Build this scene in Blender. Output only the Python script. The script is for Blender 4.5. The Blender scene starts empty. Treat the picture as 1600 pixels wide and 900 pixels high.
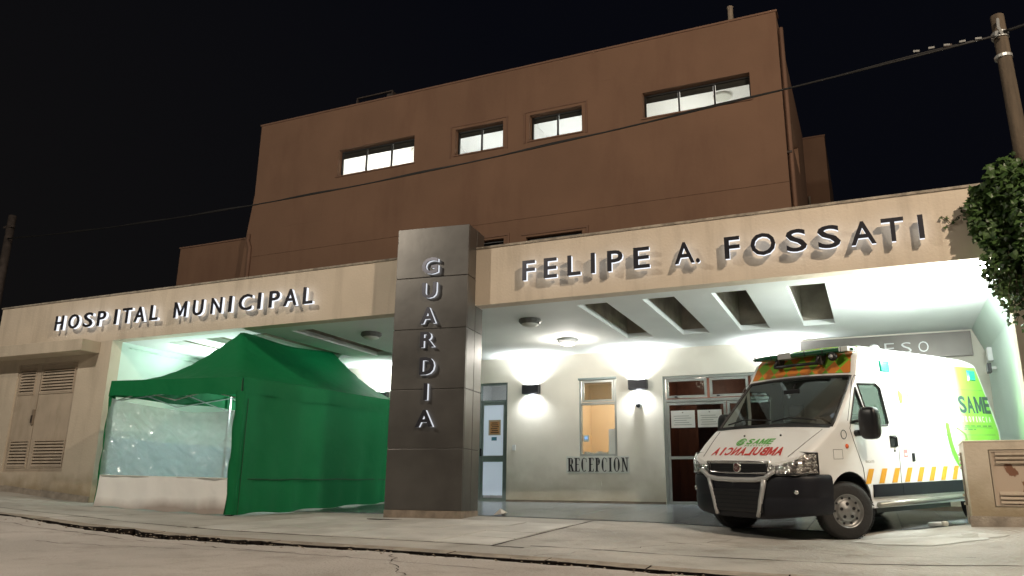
import bpy, bmesh, math, random
from mathutils import Vector, Matrix
from math import radians, sin, cos, pi, sqrt, exp
random.seed(7)
C = bpy.context.scene.collection
SC = bpy.context.scene

# ---------------------------------------------------------------- camera
FPX = 1233.26
YAW, PIT, ROL = -0.4278578, 0.2603844, 0.0145
def cam_axes():
    fw = Vector((sin(YAW)*cos(PIT), cos(YAW)*cos(PIT), sin(PIT)))
    rt = Vector((cos(YAW), -sin(YAW), 0)); up = rt.cross(fw)
    r2 = cos(ROL)*rt + sin(ROL)*up; u2 = -sin(ROL)*rt + cos(ROL)*up
    return r2, u2, fw
RT, UP, FW = cam_axes()
cam = bpy.data.cameras.new('camera'); cam_o = bpy.data.objects.new('camera', cam); C.objects.link(cam_o)
cam.sensor_width = 36; cam.lens = FPX/1600*36; cam.clip_end = 2000; cam.clip_start = 0.05
cam_o.matrix_world = Matrix((( RT.x, UP.x, -FW.x, 0), (RT.y, UP.y, -FW.y, 0), (RT.z, UP.z, -FW.z, 0), (0, 0, 0, 1)))
SC.camera = cam_o
def ray(px, py): return RT*((px-800)/FPX) - UP*((py-450)/FPX) + FW
def at(px, py, Y): d = ray(px, py); return d*(Y/d.y)           # a measured point on the wall plane at depth Y

# ---------------------------------------------------------------- world, exposure
w = bpy.data.worlds.new('World'); SC.world = w; w.use_nodes = True
bg = w.node_tree.nodes['Background']; bg.inputs[0].default_value = (.62, .68, 1, 1); bg.inputs[1].default_value = .0045
_n = w.node_tree.nodes; _l = w.node_tree.links; _tc = _n.new('ShaderNodeTexCoord'); _sp = _n.new('ShaderNodeSeparateXYZ'); _l.new(_tc.outputs['Generated'], _sp.inputs[0])
_ad = _n.new('ShaderNodeMath'); _ad.operation = 'MULTIPLY_ADD'; _ad.inputs[1].default_value = -.6; _l.new(_sp.outputs[2], _ad.inputs[0]); _sub = _n.new('ShaderNodeMath'); _sub.operation = 'MULTIPLY'; _sub.inputs[1].default_value = -.9; _l.new(_sp.outputs[0], _sub.inputs[0]); _l.new(_sub.outputs[0], _ad.inputs[2])
_rp = _n.new('ShaderNodeValToRGB'); _rp.color_ramp.elements[0].position = 0; _rp.color_ramp.elements[0].color = (.50, .56, .95, 1); _rp.color_ramp.elements[1].position = .75; _rp.color_ramp.elements[1].color = (1.25, 1.15, 1.1, 1)
_l.new(_ad.outputs[0], _rp.inputs[0]); _l.new(_rp.outputs[0], bg.inputs[0])
SC.view_settings.view_transform = 'Standard'; SC.view_settings.look = 'None'
SC.view_settings.exposure = 0; SC.view_settings.gamma = 1

# ---------------------------------------------------------------- lamps
def lamp(name, kind, loc, power, col=(1, 1, 1), size=.2, target=None, **kw):
    l = bpy.data.lights.new(name, kind); l.energy = power; l.color = col
    if kind == 'AREA':
        l.shape = kw.get('shape', 'SQUARE'); l.size = size
        if 'size_y' in kw: l.shape = 'RECTANGLE'; l.size_y = kw['size_y']
        if 'spread' in kw: l.spread = kw['spread']
    else: l.shadow_soft_size = size
    if kind == 'SPOT': l.spot_size = kw.get('spot', 2); l.spot_blend = kw.get('blend', .5)
    o = bpy.data.objects.new(name, l); C.objects.link(o); o.location = loc
    if target is not None:
        d = Vector(target)-Vector(loc); o.rotation_euler = d.to_track_quat('-Z', 'Y').to_euler()
    return o
WARM = (1, .82, .635); COOL = (.93, 1, .965)
lamp('street_light', 'POINT', (6.4, 2.6, 10.2), 5700, WARM, .16)
lamp('street_light', 'POINT', (-13.5, 1.0, 9.6), 2900, (1, .90, .76), .16)
lamp('flood_light', 'AREA', (1.72, 12.35, 2.45), 200, COOL, .3, target=(.6, 12.7, 3.4))
lamp('flood_light', 'SPOT', (1.75, 11.95, 2.3), 520, COOL, .22, target=(.4, 12.9, .9), spot=1.9, blend=.7)
lamp('flood_light', 'AREA', (-13.5, 13.9, 2.45), 120, (.82, 1, .92), .3, target=(-13.0, 13.2, 3.4))
lamp('tent_fill', 'POINT', (-11.6, 14.2, 2.0), 125, (.90, .98, 1), .15)  # added fill lamp, whitens the plastic window from inside the tent
lamp('corridor_light', 'POINT', (-8.0, 18.3, 2.4), 9, (.85, .92, 1), .1)
lamp('hall_fill', 'POINT', (-3.4, 17.6, 2.5), 45, (1, .85, .7), .1)  # added fill lamp, brings out the wood behind the double doors
lamp('office_light', 'POINT', (-5.4, 18.0, 2.55), 52, (1, .93, .84), .1)

# ---------------------------------------------------------------- materials
def mat(name, col, rough=.7, metal=0, var=.0, scale=3, bump=0, bscale=40, col2=None, emit=None, es=1, spec=.5,
        vscale=None, detail=6, coat=0, thr=(.35, .7)):
    m = bpy.data.materials.new(name); m.use_nodes = True; nt = m.node_tree; n = nt.nodes; L = nt.links
    b = n['Principled BSDF']; b.inputs['Base Color'].default_value = (*col, 1); b.inputs['Roughness'].default_value = rough
    b.inputs['Metallic'].default_value = metal; b.inputs['Specular IOR Level'].default_value = spec
    if coat: b.inputs['Coat Weight'].default_value = coat; b.inputs['Coat Roughness'].default_value = .05
    if emit: b.inputs['Emission Color'].default_value = (*emit, 1); b.inputs['Emission Strength'].default_value = es
    if var or col2 or bump:
        tc = n.new('ShaderNodeTexCoord'); mp = n.new('ShaderNodeMapping'); L.new(tc.outputs['Object'], mp.inputs[0])
        if vscale: mp.inputs['Scale'].default_value = vscale
        if var or col2:
            nz = n.new('ShaderNodeTexNoise'); nz.inputs['Scale'].default_value = scale; nz.inputs['Detail'].default_value = detail
            L.new(mp.outputs[0], nz.inputs['Vector'])
            r = n.new('ShaderNodeValToRGB'); r.color_ramp.elements[0].position = thr[0]; r.color_ramp.elements[1].position = thr[1]
            c2 = col2 or tuple(c*(1-var) for c in col)
            r.color_ramp.elements[0].color = (*c2, 1); r.color_ramp.elements[1].color = (*col, 1)
            L.new(nz.outputs['Fac'], r.inputs[0]); L.new(r.outputs[0], b.inputs['Base Color'])
        if bump:
            nb = n.new('ShaderNodeTexNoise'); nb.inputs['Scale'].default_value = bscale; nb.inputs['Detail'].default_value = 5
            L.new(tc.outputs['Object'], nb.inputs['Vector'])
            bp = n.new('ShaderNodeBump'); bp.inputs['Strength'].default_value = bump; bp.inputs['Distance'].default_value = .02
            L.new(nb.outputs['Fac'], bp.inputs['Height']); L.new(bp.outputs[0], b.inputs['Normal'])
    return m
def streaks(m, col, amt=.5, scale=2.2, z=.12, lo=.5, hi=.72):
    """vertical rain streaks / dirt mixed over a wall paint"""
    nt = m.node_tree; n = nt.nodes; L = nt.links; b = n['Principled BSDF']
    tc = n.new('ShaderNodeTexCoord'); mp = n.new('ShaderNodeMapping'); mp.inputs['Scale'].default_value = (1, 1, z)
    nz = n.new('ShaderNodeTexNoise'); nz.inputs['Scale'].default_value = scale; nz.inputs['Detail'].default_value = 8; nz.inputs['Roughness'].default_value = .65
    L.new(tc.outputs['Object'], mp.inputs[0]); L.new(mp.outputs[0], nz.inputs['Vector'])
    mr = n.new('ShaderNodeMapRange'); mr.inputs[1].default_value = lo; mr.inputs[2].default_value = hi; mr.inputs[4].default_value = amt
    L.new(nz.outputs['Fac'], mr.inputs[0])
    mx = n.new('ShaderNodeMixRGB'); mx.inputs[2].default_value = (*col, 1); L.new(mr.outputs[0], mx.inputs[0])
    src = b.inputs['Base Color'].links[0].from_socket if b.inputs['Base Color'].links else None
    if src: L.new(src, mx.inputs[1])
    else: mx.inputs[1].default_value = b.inputs['Base Color'].default_value
    L.new(mx.outputs[0], b.inputs['Base Color'])
    return m
def band(m, col, z0, z1, amt=.7, nscale=3):
    """dirt that climbs from the ground (between heights z1 and z0), noisy edge"""
    nt = m.node_tree; n = nt.nodes; L = nt.links; b = n['Principled BSDF']
    tc = n.new('ShaderNodeTexCoord'); sp = n.new('ShaderNodeSeparateXYZ'); L.new(tc.outputs['Object'], sp.inputs[0])
    nz = n.new('ShaderNodeTexNoise'); nz.inputs['Scale'].default_value = nscale; nz.inputs['Detail'].default_value = 7; L.new(tc.outputs['Object'], nz.inputs['Vector'])
    ad = n.new('ShaderNodeMath'); ad.operation = 'MULTIPLY_ADD'; ad.inputs[1].default_value = abs(z1-z0)*1.6; L.new(nz.outputs['Fac'], ad.inputs[0]); L.new(sp.outputs[2], ad.inputs[2])
    mr = n.new('ShaderNodeMapRange'); o = abs(z1-z0)*.8; mr.inputs[1].default_value = z0+o; mr.inputs[2].default_value = z1+o; mr.inputs[3].default_value = 0; mr.inputs[4].default_value = amt
    L.new(ad.outputs[0], mr.inputs[0])
    mx = n.new('ShaderNodeMixRGB'); mx.inputs[2].default_value = (*col, 1); L.new(mr.outputs[0], mx.inputs[0])
    src = b.inputs['Base Color'].links[0].from_socket if b.inputs['Base Color'].links else None
    if src: L.new(src, mx.inputs[1])
    else: mx.inputs[1].default_value = b.inputs['Base Color'].default_value
    L.new(mx.outputs[0], b.inputs['Base Color'])
    return m
def glass(name, tint, alpha, rough=.03):
    m = bpy.data.materials.new(name); m.use_nodes = True; nt = m.node_tree; n = nt.nodes; L = nt.links; n.clear()
    o = n.new('ShaderNodeOutputMaterial'); t = n.new('ShaderNodeBsdfTransparent'); t.inputs[0].default_value = (*tint, 1)
    g = n.new('ShaderNodeBsdfGlossy'); g.inputs['Roughness'].default_value = rough; g.inputs[0].default_value = (.9, .95, .95, 1)
    lw = n.new('ShaderNodeFresnel'); lw.inputs[0].default_value = 1.5
    ad = n.new('ShaderNodeMath'); ad.operation = 'ADD'; ad.inputs[1].default_value = alpha; ge = n.new('ShaderNodeNewGeometry'); inv = n.new('ShaderNodeMath'); inv.operation = 'SUBTRACT'; inv.inputs[0].default_value = 1; L.new(ge.outputs['Backfacing'], inv.inputs[1]); ml = n.new('ShaderNodeMath'); ml.operation = 'MULTIPLY'; L.new(lw.outputs[0], ml.inputs[0]); L.new(inv.outputs[0], ml.inputs[1])
    L.new(ml.outputs[0], ad.inputs[0])
    mx = n.new('ShaderNodeMixShader'); L.new(ad.outputs[0], mx.inputs[0]); L.new(t.outputs[0], mx.inputs[1]); L.new(g.outputs[0], mx.inputs[2]); L.new(mx.outputs[0], o.inputs[0])
    return m
def cloth(name, col, trans=.35, rough=.6):
    m = bpy.data.materials.new(name); m.use_nodes = True; nt = m.node_tree; n = nt.nodes; L = nt.links
    b = n['Principled BSDF']; b.inputs['Roughness'].default_value = rough; b.inputs['Base Color'].default_value = (*col, 1); b.inputs['Specular IOR Level'].default_value = .25
    tr = n.new('ShaderNodeBsdfTranslucent'); tr.inputs[0].default_value = (*[min(1, c*1.3) for c in col], 1)
    mx = n.new('ShaderNodeMixShader'); mx.inputs[0].default_value = trans
    tc = n.new('ShaderNodeTexCoord')
    nz = n.new('ShaderNodeTexNoise'); nz.inputs['Scale'].default_value = 1.9; nz.inputs['Detail'].default_value = 2.5; nz.inputs['Distortion'].default_value = .3
    L.new(tc.outputs['Object'], nz.inputs['Vector'])
    bp = n.new('ShaderNodeBump'); bp.inputs['Strength'].default_value = .5; bp.inputs['Distance'].default_value = .08
    L.new(nz.outputs['Fac'], bp.inputs['Height']); L.new(bp.outputs[0], b.inputs['Normal'])
    out = n['Material Output']; L.new(b.outputs[0], mx.inputs[1]); L.new(tr.outputs[0], mx.inputs[2]); L.new(mx.outputs[0], out.inputs[0])
    return m
def emit(name, col, s):
    m = bpy.data.materials.new(name); m.use_nodes = True; nt = m.node_tree; n = nt.nodes; n.clear()
    e = n.new('ShaderNodeEmission'); e.inputs[0].default_value = (*col, 1); e.inputs[1].default_value = s
    o = n.new('ShaderNodeOutputMaterial'); nt.links.new(e.outputs[0], o.inputs[0]); return m

M = {}
M['fascia'] = streaks(mat('beige_paint', (.66, .57, .455), .85, var=.10, scale=1.3, bump=.25, bscale=25), (.30, .25, .19), .5, 3.0, .10, .50, .78)
M['facade'] = band(streaks(mat('beige_wall', (.62, .54, .43), .85, var=.12, scale=1.2, bump=.3, bscale=22), (.34, .29, .22), .45, 2.2, .2), (.27, .21, .12), .42, -.02, .75)
M['edge'] = mat('stained_coping', (.42, .37, .30), .9, var=.5, scale=9, bump=.3)
M['terra'] = streaks(mat('terracotta_paint', (.205, .118, .075), .9, var=.14, scale=.7, bump=.2, bscale=12), (.13, .066, .042), .5, 1.1, .22)
M['terra_trim'] = mat('terracotta_trim', (.20, .115, .078), .9, var=.15, scale=2)
M['soffit'] = mat('white_ceiling', (.78, .81, .79), .8, var=.06, scale=1.5)
M['inner'] = band(mat('cream_wall', (.80, .745, .65), .75, var=.08, scale=1.6, bump=.08, bscale=20), (.36, .30, .20), .75, -.12, .7, 1.6)
M['side'] = mat('pale_green_wall', (.66, .80, .72), .75, var=.06, scale=1.4)
M['well'] = mat('raw_plaster', (.50, .45, .37), .95, var=.4, scale=3, bump=.4)
M['conc'] = mat('bare_concrete', (.24, .25, .225), .95, var=.5, scale=5, bump=.5)
M['skirt'] = mat('brown_skirting', (.22, .17, .12), .6, var=.3, scale=5)
M['panel'] = mat('brushed_metal_panel', (.20, .19, .176), .34, .72, var=.34, scale=1.3, bump=.04, bscale=9)
M['panel2'] = mat('metal_joint', (.06, .055, .05), .6, .5)
M['plinth'] = mat('stone_plinth', (.33, .27, .21), .9, var=.4, scale=6, bump=.4)
M['dark'] = mat('black_paint', (.015, .015, .018), .45)
M['letter'] = mat('dark_steel_letter', (.07, .07, .085), .32, .7)
M['led'] = emit('white_led_edge', (.88, .92, 1), 1.3)
M['led_dim'] = emit('weak_led_edge', (.90, .93, 1), .85)
M['alu'] = mat('aluminium_frame', (.48, .50, .47), .4, .5, var=.1, scale=4)
M['door_alu'] = mat('grey_door_frame', (.24, .29, .28), .45, .4, var=.15, scale=4)
M['bframe'] = mat('dark_window_frame', (.02, .02, .02), .5)
M['white'] = mat('white_paint', (.78, .79, .78), .6, var=.04, scale=2)
M['film'] = mat('self_lit_door_film', (.55, .62, .72), .35, emit=(.75, .86, 1), es=.28)  # emission stands in for back-light from the corridor
M['pglass'] = glass('window_glass', (.92, .94, .93), .02)
M['dglass'] = glass('dim_window_glass', (.55, .57, .56), .07)
M['blind'] = mat('dark_roller_blind', (.035, .03, .026), .7, var=.3, scale=6)
M['room'] = mat('room_paint', (.84, .83, .81), .8)
M['peach'] = mat('peach_office_wall', (.74, .60, .42), .8)
M['wood'] = mat('red_brown_wood', (.20, .07, .035), .5, var=.4, scale=3, vscale=(4, 4, .6))
M['paper'] = mat('white_paper', (.72, .70, .66), .8)
M['print'] = mat('black_print', (.02, .02, .02), .7)
M['side2'] = mat('dark_gap', (.02, .02, .02), .9)
M['plate'] = mat('grey_sign_plate', (.66, .66, .60), .5)
M['tan'] = streaks(mat('tan_painted_metal', (.50, .42, .33), .6, var=.12, scale=3), (.30, .24, .17), .5, 5, .3)
M['asphalt'] = streaks(mat('worn_road', (.53, .49, .455), .85, var=.22, scale=.9, bump=1, bscale=34, detail=12), (.22, .18, .15), .55, 2.4, 1, .52, .80)
M['walk'] = mat('old_concrete_pavement', (.54, .52, .48), .62, var=.36, scale=.8, bump=.7, bscale=22, detail=11)
M['walk'] = streaks(M['walk'], (.20, .17, .13), .6, 1.7, 1, .53, .74)
M['slab'] = mat('light_paving_slab', (.66, .65, .615), .55, var=.28, scale=1.8, bump=.3, bscale=30, detail=8)
M['kerb'] = mat('kerb_stone', (.40, .35, .29), .9, var=.4, scale=5, bump=.6, bscale=25)
M['gutter'] = mat('dark_soil', (.045, .032, .024), .95, var=.6, scale=14, bump=1, bscale=40)
M['tile'] = mat('grey_floor_tile', (.22, .245, .26), .22, var=.3, scale=2.0)
M['grout'] = mat('grout', (.13, .14, .14), .8)
M['green'] = cloth('green_tent_cloth', (.002, .16, .050), .08, .7)
M['greend'] = mat('dark_green_seam', (.004, .07, .02), .6)
M['skirtcloth'] = cloth('white_tarpaulin', (.88, .87, .84), .06)
M['gal'] = mat('galvanised_tube', (.55, .57, .56), .35, .6)
M['iron'] = mat('weathered_iron', (.10, .08, .07), .7, .4, var=.4, scale=8)
M['pole'] = mat('weathered_timber', (.10, .075, .05), .9, var=.45, scale=3, vscale=(6, 6, .5), bump=.6, bscale=20)
M['rust'] = mat('scraped_tan_metal', (.50, .40, .31), .6, col2=(.20, .09, .05), scale=9, vscale=(1, 1, .5), detail=6, thr=(.38, .42))
M['cable'] = mat('black_cable', (.012, .012, .012), .6)
M['gasket'] = mat('rubber', (.02, .02, .02), .6)
# dirty stains on tarpaulin and clear plastic
def plastic():
    m = bpy.data.materials.new('clear_plastic_sheet'); m.use_nodes = True; nt = m.node_tree; n = nt.nodes; L = nt.links; n.clear()
    o = n.new('ShaderNodeOutputMaterial'); t = n.new('ShaderNodeBsdfTransparent'); t.inputs[0].default_value = (.90, .95, .96, 1)
    d = n.new('ShaderNodeBsdfDiffuse'); d.inputs[0].default_value = (.84, .90, .92, 1)
    tl = n.new('ShaderNodeBsdfTranslucent'); tl.inputs[0].default_value = (.86, .93, .96, 1)
    g = n.new('ShaderNodeBsdfGlossy'); g.inputs[1].default_value = .12
    tc = n.new('ShaderNodeTexCoord'); nz = n.new('ShaderNodeTexNoise'); nz.inputs['Scale'].default_value = 6; nz.inputs['Detail'].default_value = 2.5; nz.inputs['Distortion'].default_value = .5
    L.new(tc.outputs['Object'], nz.inputs['Vector']); bp = n.new('ShaderNodeBump'); bp.inputs['Strength'].default_value = 1; bp.inputs['Distance'].default_value = .18
    L.new(nz.outputs['Fac'], bp.inputs['Height']); L.new(bp.outputs[0], g.inputs['Normal'])
    a = n.new('ShaderNodeMixShader'); a.inputs[0].default_value = .55; L.new(d.outputs[0], a.inputs[1]); L.new(tl.outputs[0], a.inputs[2])
    b = n.new('ShaderNodeMixShader'); n2 = n.new('ShaderNodeTexNoise'); n2.inputs['Scale'].default_value = 1.6; n2.inputs['Detail'].default_value = 3; n2.inputs['Distortion'].default_value = .6; L.new(tc.outputs['Object'], n2.inputs['Vector']); m2 = n.new('ShaderNodeMapRange'); m2.inputs[1].default_value = .4; m2.inputs[2].default_value = .75; m2.inputs[3].default_value = .30; m2.inputs[4].default_value = .42; L.new(n2.outputs['Fac'], m2.inputs[0]); L.new(m2.outputs[0], b.inputs[0]); L.new(t.outputs[0], b.inputs[1]); L.new(a.outputs[0], b.inputs[2])
    c = n.new('ShaderNodeMixShader'); c.inputs[0].default_value = .13; L.new(b.outputs[0], c.inputs[1]); L.new(g.outputs[0], c.inputs[2]); L.new(c.outputs[0], o.inputs[0])
    return m
M['plastic'] = plastic()
M['skirtcloth'].node_tree.nodes['Principled BSDF'].inputs['Base Color'].default_value = (.88, .87, .84, 1)
band(M['skirtcloth'], (.20, .12, .08), -.08, -.27, .75, 1.25)

# ---------------------------------------------------------------- builders
def link(o, parent=None, local=False):
    C.objects.link(o)
    if parent is not None:
        o.parent = parent
        if not local: o.matrix_parent_inverse = wm(parent).inverted()
    return o
def wm(o):
    m = Matrix.LocRotScale(o.location, o.rotation_euler, o.scale)
    return wm(o.parent) @ o.matrix_parent_inverse @ m if o.parent else m
def tag(o, label=None, cat=None, group=None, kind=None):
    if label: o['label'] = label
    if cat: o['category'] = cat
    if group: o['group'] = group
    if kind: o['kind'] = kind
    return o
def thing(name, label, cat, loc=(0, 0, 0), rot=(0, 0, 0), group=None):
    o = bpy.data.objects.new(name, None); o.empty_display_size = .2; o.location = loc; o.rotation_euler = rot
    C.objects.link(o); return tag(o, label, cat, group)
def mesh(name, vs, fs, m, parent=None, smooth=False, local=False, mats=None, fm=None):
    me = bpy.data.meshes.new(name); me.from_pydata([tuple(v) for v in vs], [], fs); me.update()
    bm = bmesh.new(); bm.from_mesh(me); bmesh.ops.remove_doubles(bm, verts=bm.verts, dist=1e-5)
    if not fm: bmesh.ops.recalc_face_normals(bm, faces=bm.faces)
    bm.to_mesh(me); bm.free()
    me.materials.append(m if not mats else mats[0])
    for mm in (mats or [])[1:]: me.materials.append(mm)
    if fm:
        for p, i in zip(me.polygons, fm): p.material_index = i
    if smooth:
        for p in me.polygons: p.use_smooth = True
    return link(bpy.data.objects.new(name, me), parent, local)
class MB:
    def __init__(s): s.v = []; s.f = []
    def add(s, vs, fs):
        k = len(s.v); s.v += [tuple(v) for v in vs]; s.f += [tuple(i+k for i in f) for f in fs]; return s
    def box(s, x0, x1, y0, y1, z0, z1):
        return s.add([(x, y, z) for z in (z0, z1) for x, y in ((x0, y0), (x1, y0), (x1, y1), (x0, y1))],
                     [(3, 2, 1, 0), (4, 5, 6, 7), (0, 1, 5, 4), (1, 2, 6, 5), (2, 3, 7, 6), (3, 0, 4, 7)])
    def prism(s, poly, z0, z1):                      # plan polygon, z range
        n = len(poly)
        return s.add([(x, y, z0) for x, y in poly]+[(x, y, z1) for x, y in poly],
                     [tuple(range(n))[::-1], tuple(range(n, 2*n))]+[(i, (i+1) % n, n+(i+1) % n, n+i) for i in range(n)])
    def prism_y(s, poly, y0, y1):                    # (x,z) polygon, y range
        n = len(poly)
        return s.add([(x, y0, z) for x, z in poly]+[(x, y1, z) for x, z in poly],
                     [tuple(range(n)), tuple(range(n, 2*n))[::-1]]+[(i, n+i, n+(i+1) % n, (i+1) % n) for i in range(n)])
    def tube(s, pts, r, n=8, cap=True):
        pts = [Vector(p) for p in pts]; rs = r if isinstance(r, (list, tuple)) else [r]*len(pts)
        k = len(s.v); prev = None
        for i, p in enumerate(pts):
            d = (pts[min(i+1, len(pts)-1)]-pts[max(i-1, 0)]).normalized()
            if prev is None:
                a = d.cross(Vector((0, 0, 1)))
                if a.length < .05: a = d.cross(Vector((0, 1, 0)))
            else: a = prev - d*prev.dot(d)
            a.normalize(); b = d.cross(a); prev = a
            for j in range(n):
                t = 2*pi*j/n; s.v.append(tuple(p+(a*cos(t)+b*sin(t))*rs[i]))
        for i in range(len(pts)-1):
            for j in range(n): s.f.append((k+i*n+j, k+i*n+(j+1) % n, k+(i+1)*n+(j+1) % n, k+(i+1)*n+j))
        if cap: s.f.append(tuple(k+j for j in range(n))[::-1]); s.f.append(tuple(k+(len(pts)-1)*n+j for j in range(n)))
        return s
    def lathe(s, prof, axis='z', c=(0, 0, 0), n=24, a0=0, cap=True):   # prof: (r, h)
        k = len(s.v)
        for r, h in prof:
            for j in range(n):
                t = 2*pi*j/n+a0; u, v = r*cos(t), r*sin(t)
                p = {'z': (u, v, h), 'y': (u, h, v), 'x': (h, u, v)}[axis]
                s.v.append((c[0]+p[0], c[1]+p[1], c[2]+p[2]))
        for i in range(len(prof)-1):
            for j in range(n): s.f.append((k+i*n+j, k+i*n+(j+1) % n, k+(i+1)*n+(j+1) % n, k+(i+1)*n+j))
        if cap and prof[0][0] > 1e-4: s.f.append(tuple(k+j for j in range(n)))
        if cap and prof[-1][0] > 1e-4: s.f.append(tuple(k+(len(prof)-1)*n+j for j in range(n)))
        return s
    def builds(s, name, m, parent=None, smooth=False, local=False, bevel=0):
        par = list(range(len(s.v)))
        def find(a):
            while par[a] != a: par[a] = par[par[a]]; a = par[a]
            return a
        for f in s.f:
            for q in f[1:]: par[find(q)] = find(f[0])
        groups = {}
        for f in s.f: groups.setdefault(find(f[0]), []).append(f)
        for fl in groups.values():
            idx = sorted({i for f in fl for i in f}); mp_ = {i: k for k, i in enumerate(idx)}
            t = MB(); t.v = [s.v[i] for i in idx]; t.f = [tuple(mp_[i] for i in f) for f in fl]; t.build(name, m, parent, smooth, local, bevel)
    def build(s, name, m, parent=None, smooth=False, local=False, bevel=0):
        o = mesh(name, s.v, s.f, m, parent, smooth, local)
        if bevel:
            b = o.modifiers.new('b', 'BEVEL'); b.width = bevel; b.segments = 2; b.limit_method = 'ANGLE'
        return o
def grid(name, nx, ny, fn, m, parent=None, smooth=True, local=False, thick=0):
    vs = [fn(i/nx, j/ny) for j in range(ny+1) for i in range(nx+1)]
    fs = [(j*(nx+1)+i, j*(nx+1)+i+1, (j+1)*(nx+1)+i+1, (j+1)*(nx+1)+i) for j in range(ny) for i in range(nx)]
    o = mesh(name, vs, fs, m, parent, smooth, local)
    if thick: md = o.modifiers.new('s', 'SOLIDIFY'); md.thickness = thick; md.offset = 0
    return o
def wall(name, u0, u1, v0, v1, w0, w1, holes, m, parent=None, axis='y'):
    """plate with rectangular openings. axis 'y': u=x v=z, thickness y; 'x': u=y v=z, thickness x; 'z': u=x v=y, thickness z"""
    us = sorted({u0, u1, *[h[0] for h in holes], *[h[1] for h in holes]}); vs_ = sorted({v0, v1, *[h[2] for h in holes], *[h[3] for h in holes]})
    hole = lambda i, j: any(h[0]-1e-6 <= us[i] and us[i+1] <= h[1]+1e-6 and h[2]-1e-6 <= vs_[j] and vs_[j+1] <= h[3]+1e-6 for h in holes)
    solid = lambda i, j: 0 <= i < len(us)-1 and 0 <= j < len(vs_)-1 and not hole(i, j)
    P = {'y': lambda u, v, w_: (u, w_, v), 'x': lambda u, v, w_: (w_, u, v), 'z': lambda u, v, w_: (u, v, w_)}[axis]
    b = MB()
    for i in range(len(us)-1):
        for j in range(len(vs_)-1):
            if not solid(i, j): continue
            a, c, d, e = us[i], us[i+1], vs_[j], vs_[j+1]
            for w_ in (w0, w1): b.add([P(a, d, w_), P(c, d, w_), P(c, e, w_), P(a, e, w_)], [(0, 1, 2, 3)])
            for (di, dj, p, q) in ((-1, 0, (a, d), (a, e)), (1, 0, (c, d), (c, e)), (0, -1, (a, d), (c, d)), (0, 1, (a, e), (c, e))):
                if not solid(i+di, j+dj): b.add([P(*p, w0), P(*q, w0), P(*q, w1), P(*p, w1)], [(0, 1, 2, 3)])
    return b.build(name, m, parent)
def frame(name, x0, x1, z0, z1, y0, y1, t, m, parent, bars=(), hb=()):
    b = MB(); b.box(x0, x0+t, y0, y1, z0, z1); b.box(x1-t, x1, y0, y1, z0, z1)
    b.box(x0+t, x1-t, y0, y1, z0, z0+t); b.box(x0+t, x1-t, y0, y1, z1-t, z1)
    for x in bars: b.box(x-t/2, x+t/2, y0+.004, y1-.004, z0+t, z1-t)
    for z in hb: b.box(x0+t, x1-t, y0+.006, y1-.006, z-t/2, z+t/2)
    return b.build(name, m, parent)
_glyph = {}
def glyph(ch, h, depth, bold=.0, w=None, shear=0, mirror=False):
    """one letter as (verts, faces) in a x/z plane, front face at y=0, back at y=depth, centred on x, standing on z=0"""
    key = (ch, round(bold, 3))
    if ch == 'M' and key not in _glyph:              # four strokes, each its own slab
        t = .085+bold*2; W_ = .62; V_ = []; F_ = []
        for k, p in enumerate(([(0, 0), (t, 0), (t, .7), (0, .7)], [(W_-t, 0), (W_, 0), (W_, .7), (W_-t, .7)],
                  [(t, .7), (t, .7-t*1.6), (W_/2-t*.45, .08), (W_/2, .08), (W_/2, .08+t*1.5)], [(W_-t, .7), (W_-t, .7-t*1.6), (W_/2+t*.45, .08), (W_/2, .08), (W_/2, .08+t*1.5)])):
            n = len(p); o_ = len(V_); V_ += [(x, y, .5) for x, y in p]+[(x, y, -.5) for x, y in p]
            F_ += [tuple(o_+i for i in range(n)), tuple(o_+n+i for i in range(n))[::-1]]+[(o_+i, o_+(i+1) % n, o_+n+(i+1) % n, o_+n+i) for i in range(n)]
        _glyph[key] = (V_, F_)
    if key not in _glyph:
        c = bpy.data.curves.new('t', 'FONT'); c.body = ch; c.size = 1; c.offset = bold; c.extrude = .5; c.resolution_u = 3
        o = bpy.data.objects.new('t', c); C.objects.link(o); dg = bpy.context.evaluated_depsgraph_get(); dg.update()
        me = bpy.data.meshes.new_from_object(o.evaluated_get(dg)); vs = [tuple(v.co) for v in me.vertices]; fs = [tuple(p.vertices) for p in me.polygons]
        bpy.data.objects.remove(o); bpy.data.curves.remove(c); bpy.data.meshes.remove(me); _glyph[key] = (vs, fs)
    vs, fs = _glyph[key]
    xs = [v[0] for v in vs]; ys = [v[1] for v in vs]; a, b_, c_, d = min(xs), max(xs), min(ys), max(ys)
    k = h/.71 if ch in '.,-' or len(ch) > 1 else h/(d-c_)
    if ch in '.,-': c_ = 0
    kx = (w/(b_-a)) if w else k
    out = []
    for x, y, z in vs:
        X = (x-(a+b_)/2)*kx; Z = (y-c_)*k; X += Z*shear
        if mirror: X = -X
        out.append((X, (.5-z)*depth, Z))
    return out, fs
def letter(ch, x, y, z, h, depth, m, parent, bold=0, w=None, name='letter'):
    v, f = glyph(ch, h, depth, bold, w); return mesh(name, [(a+x, b+y, c+z) for a, b, c in v], f, m, parent)

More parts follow.
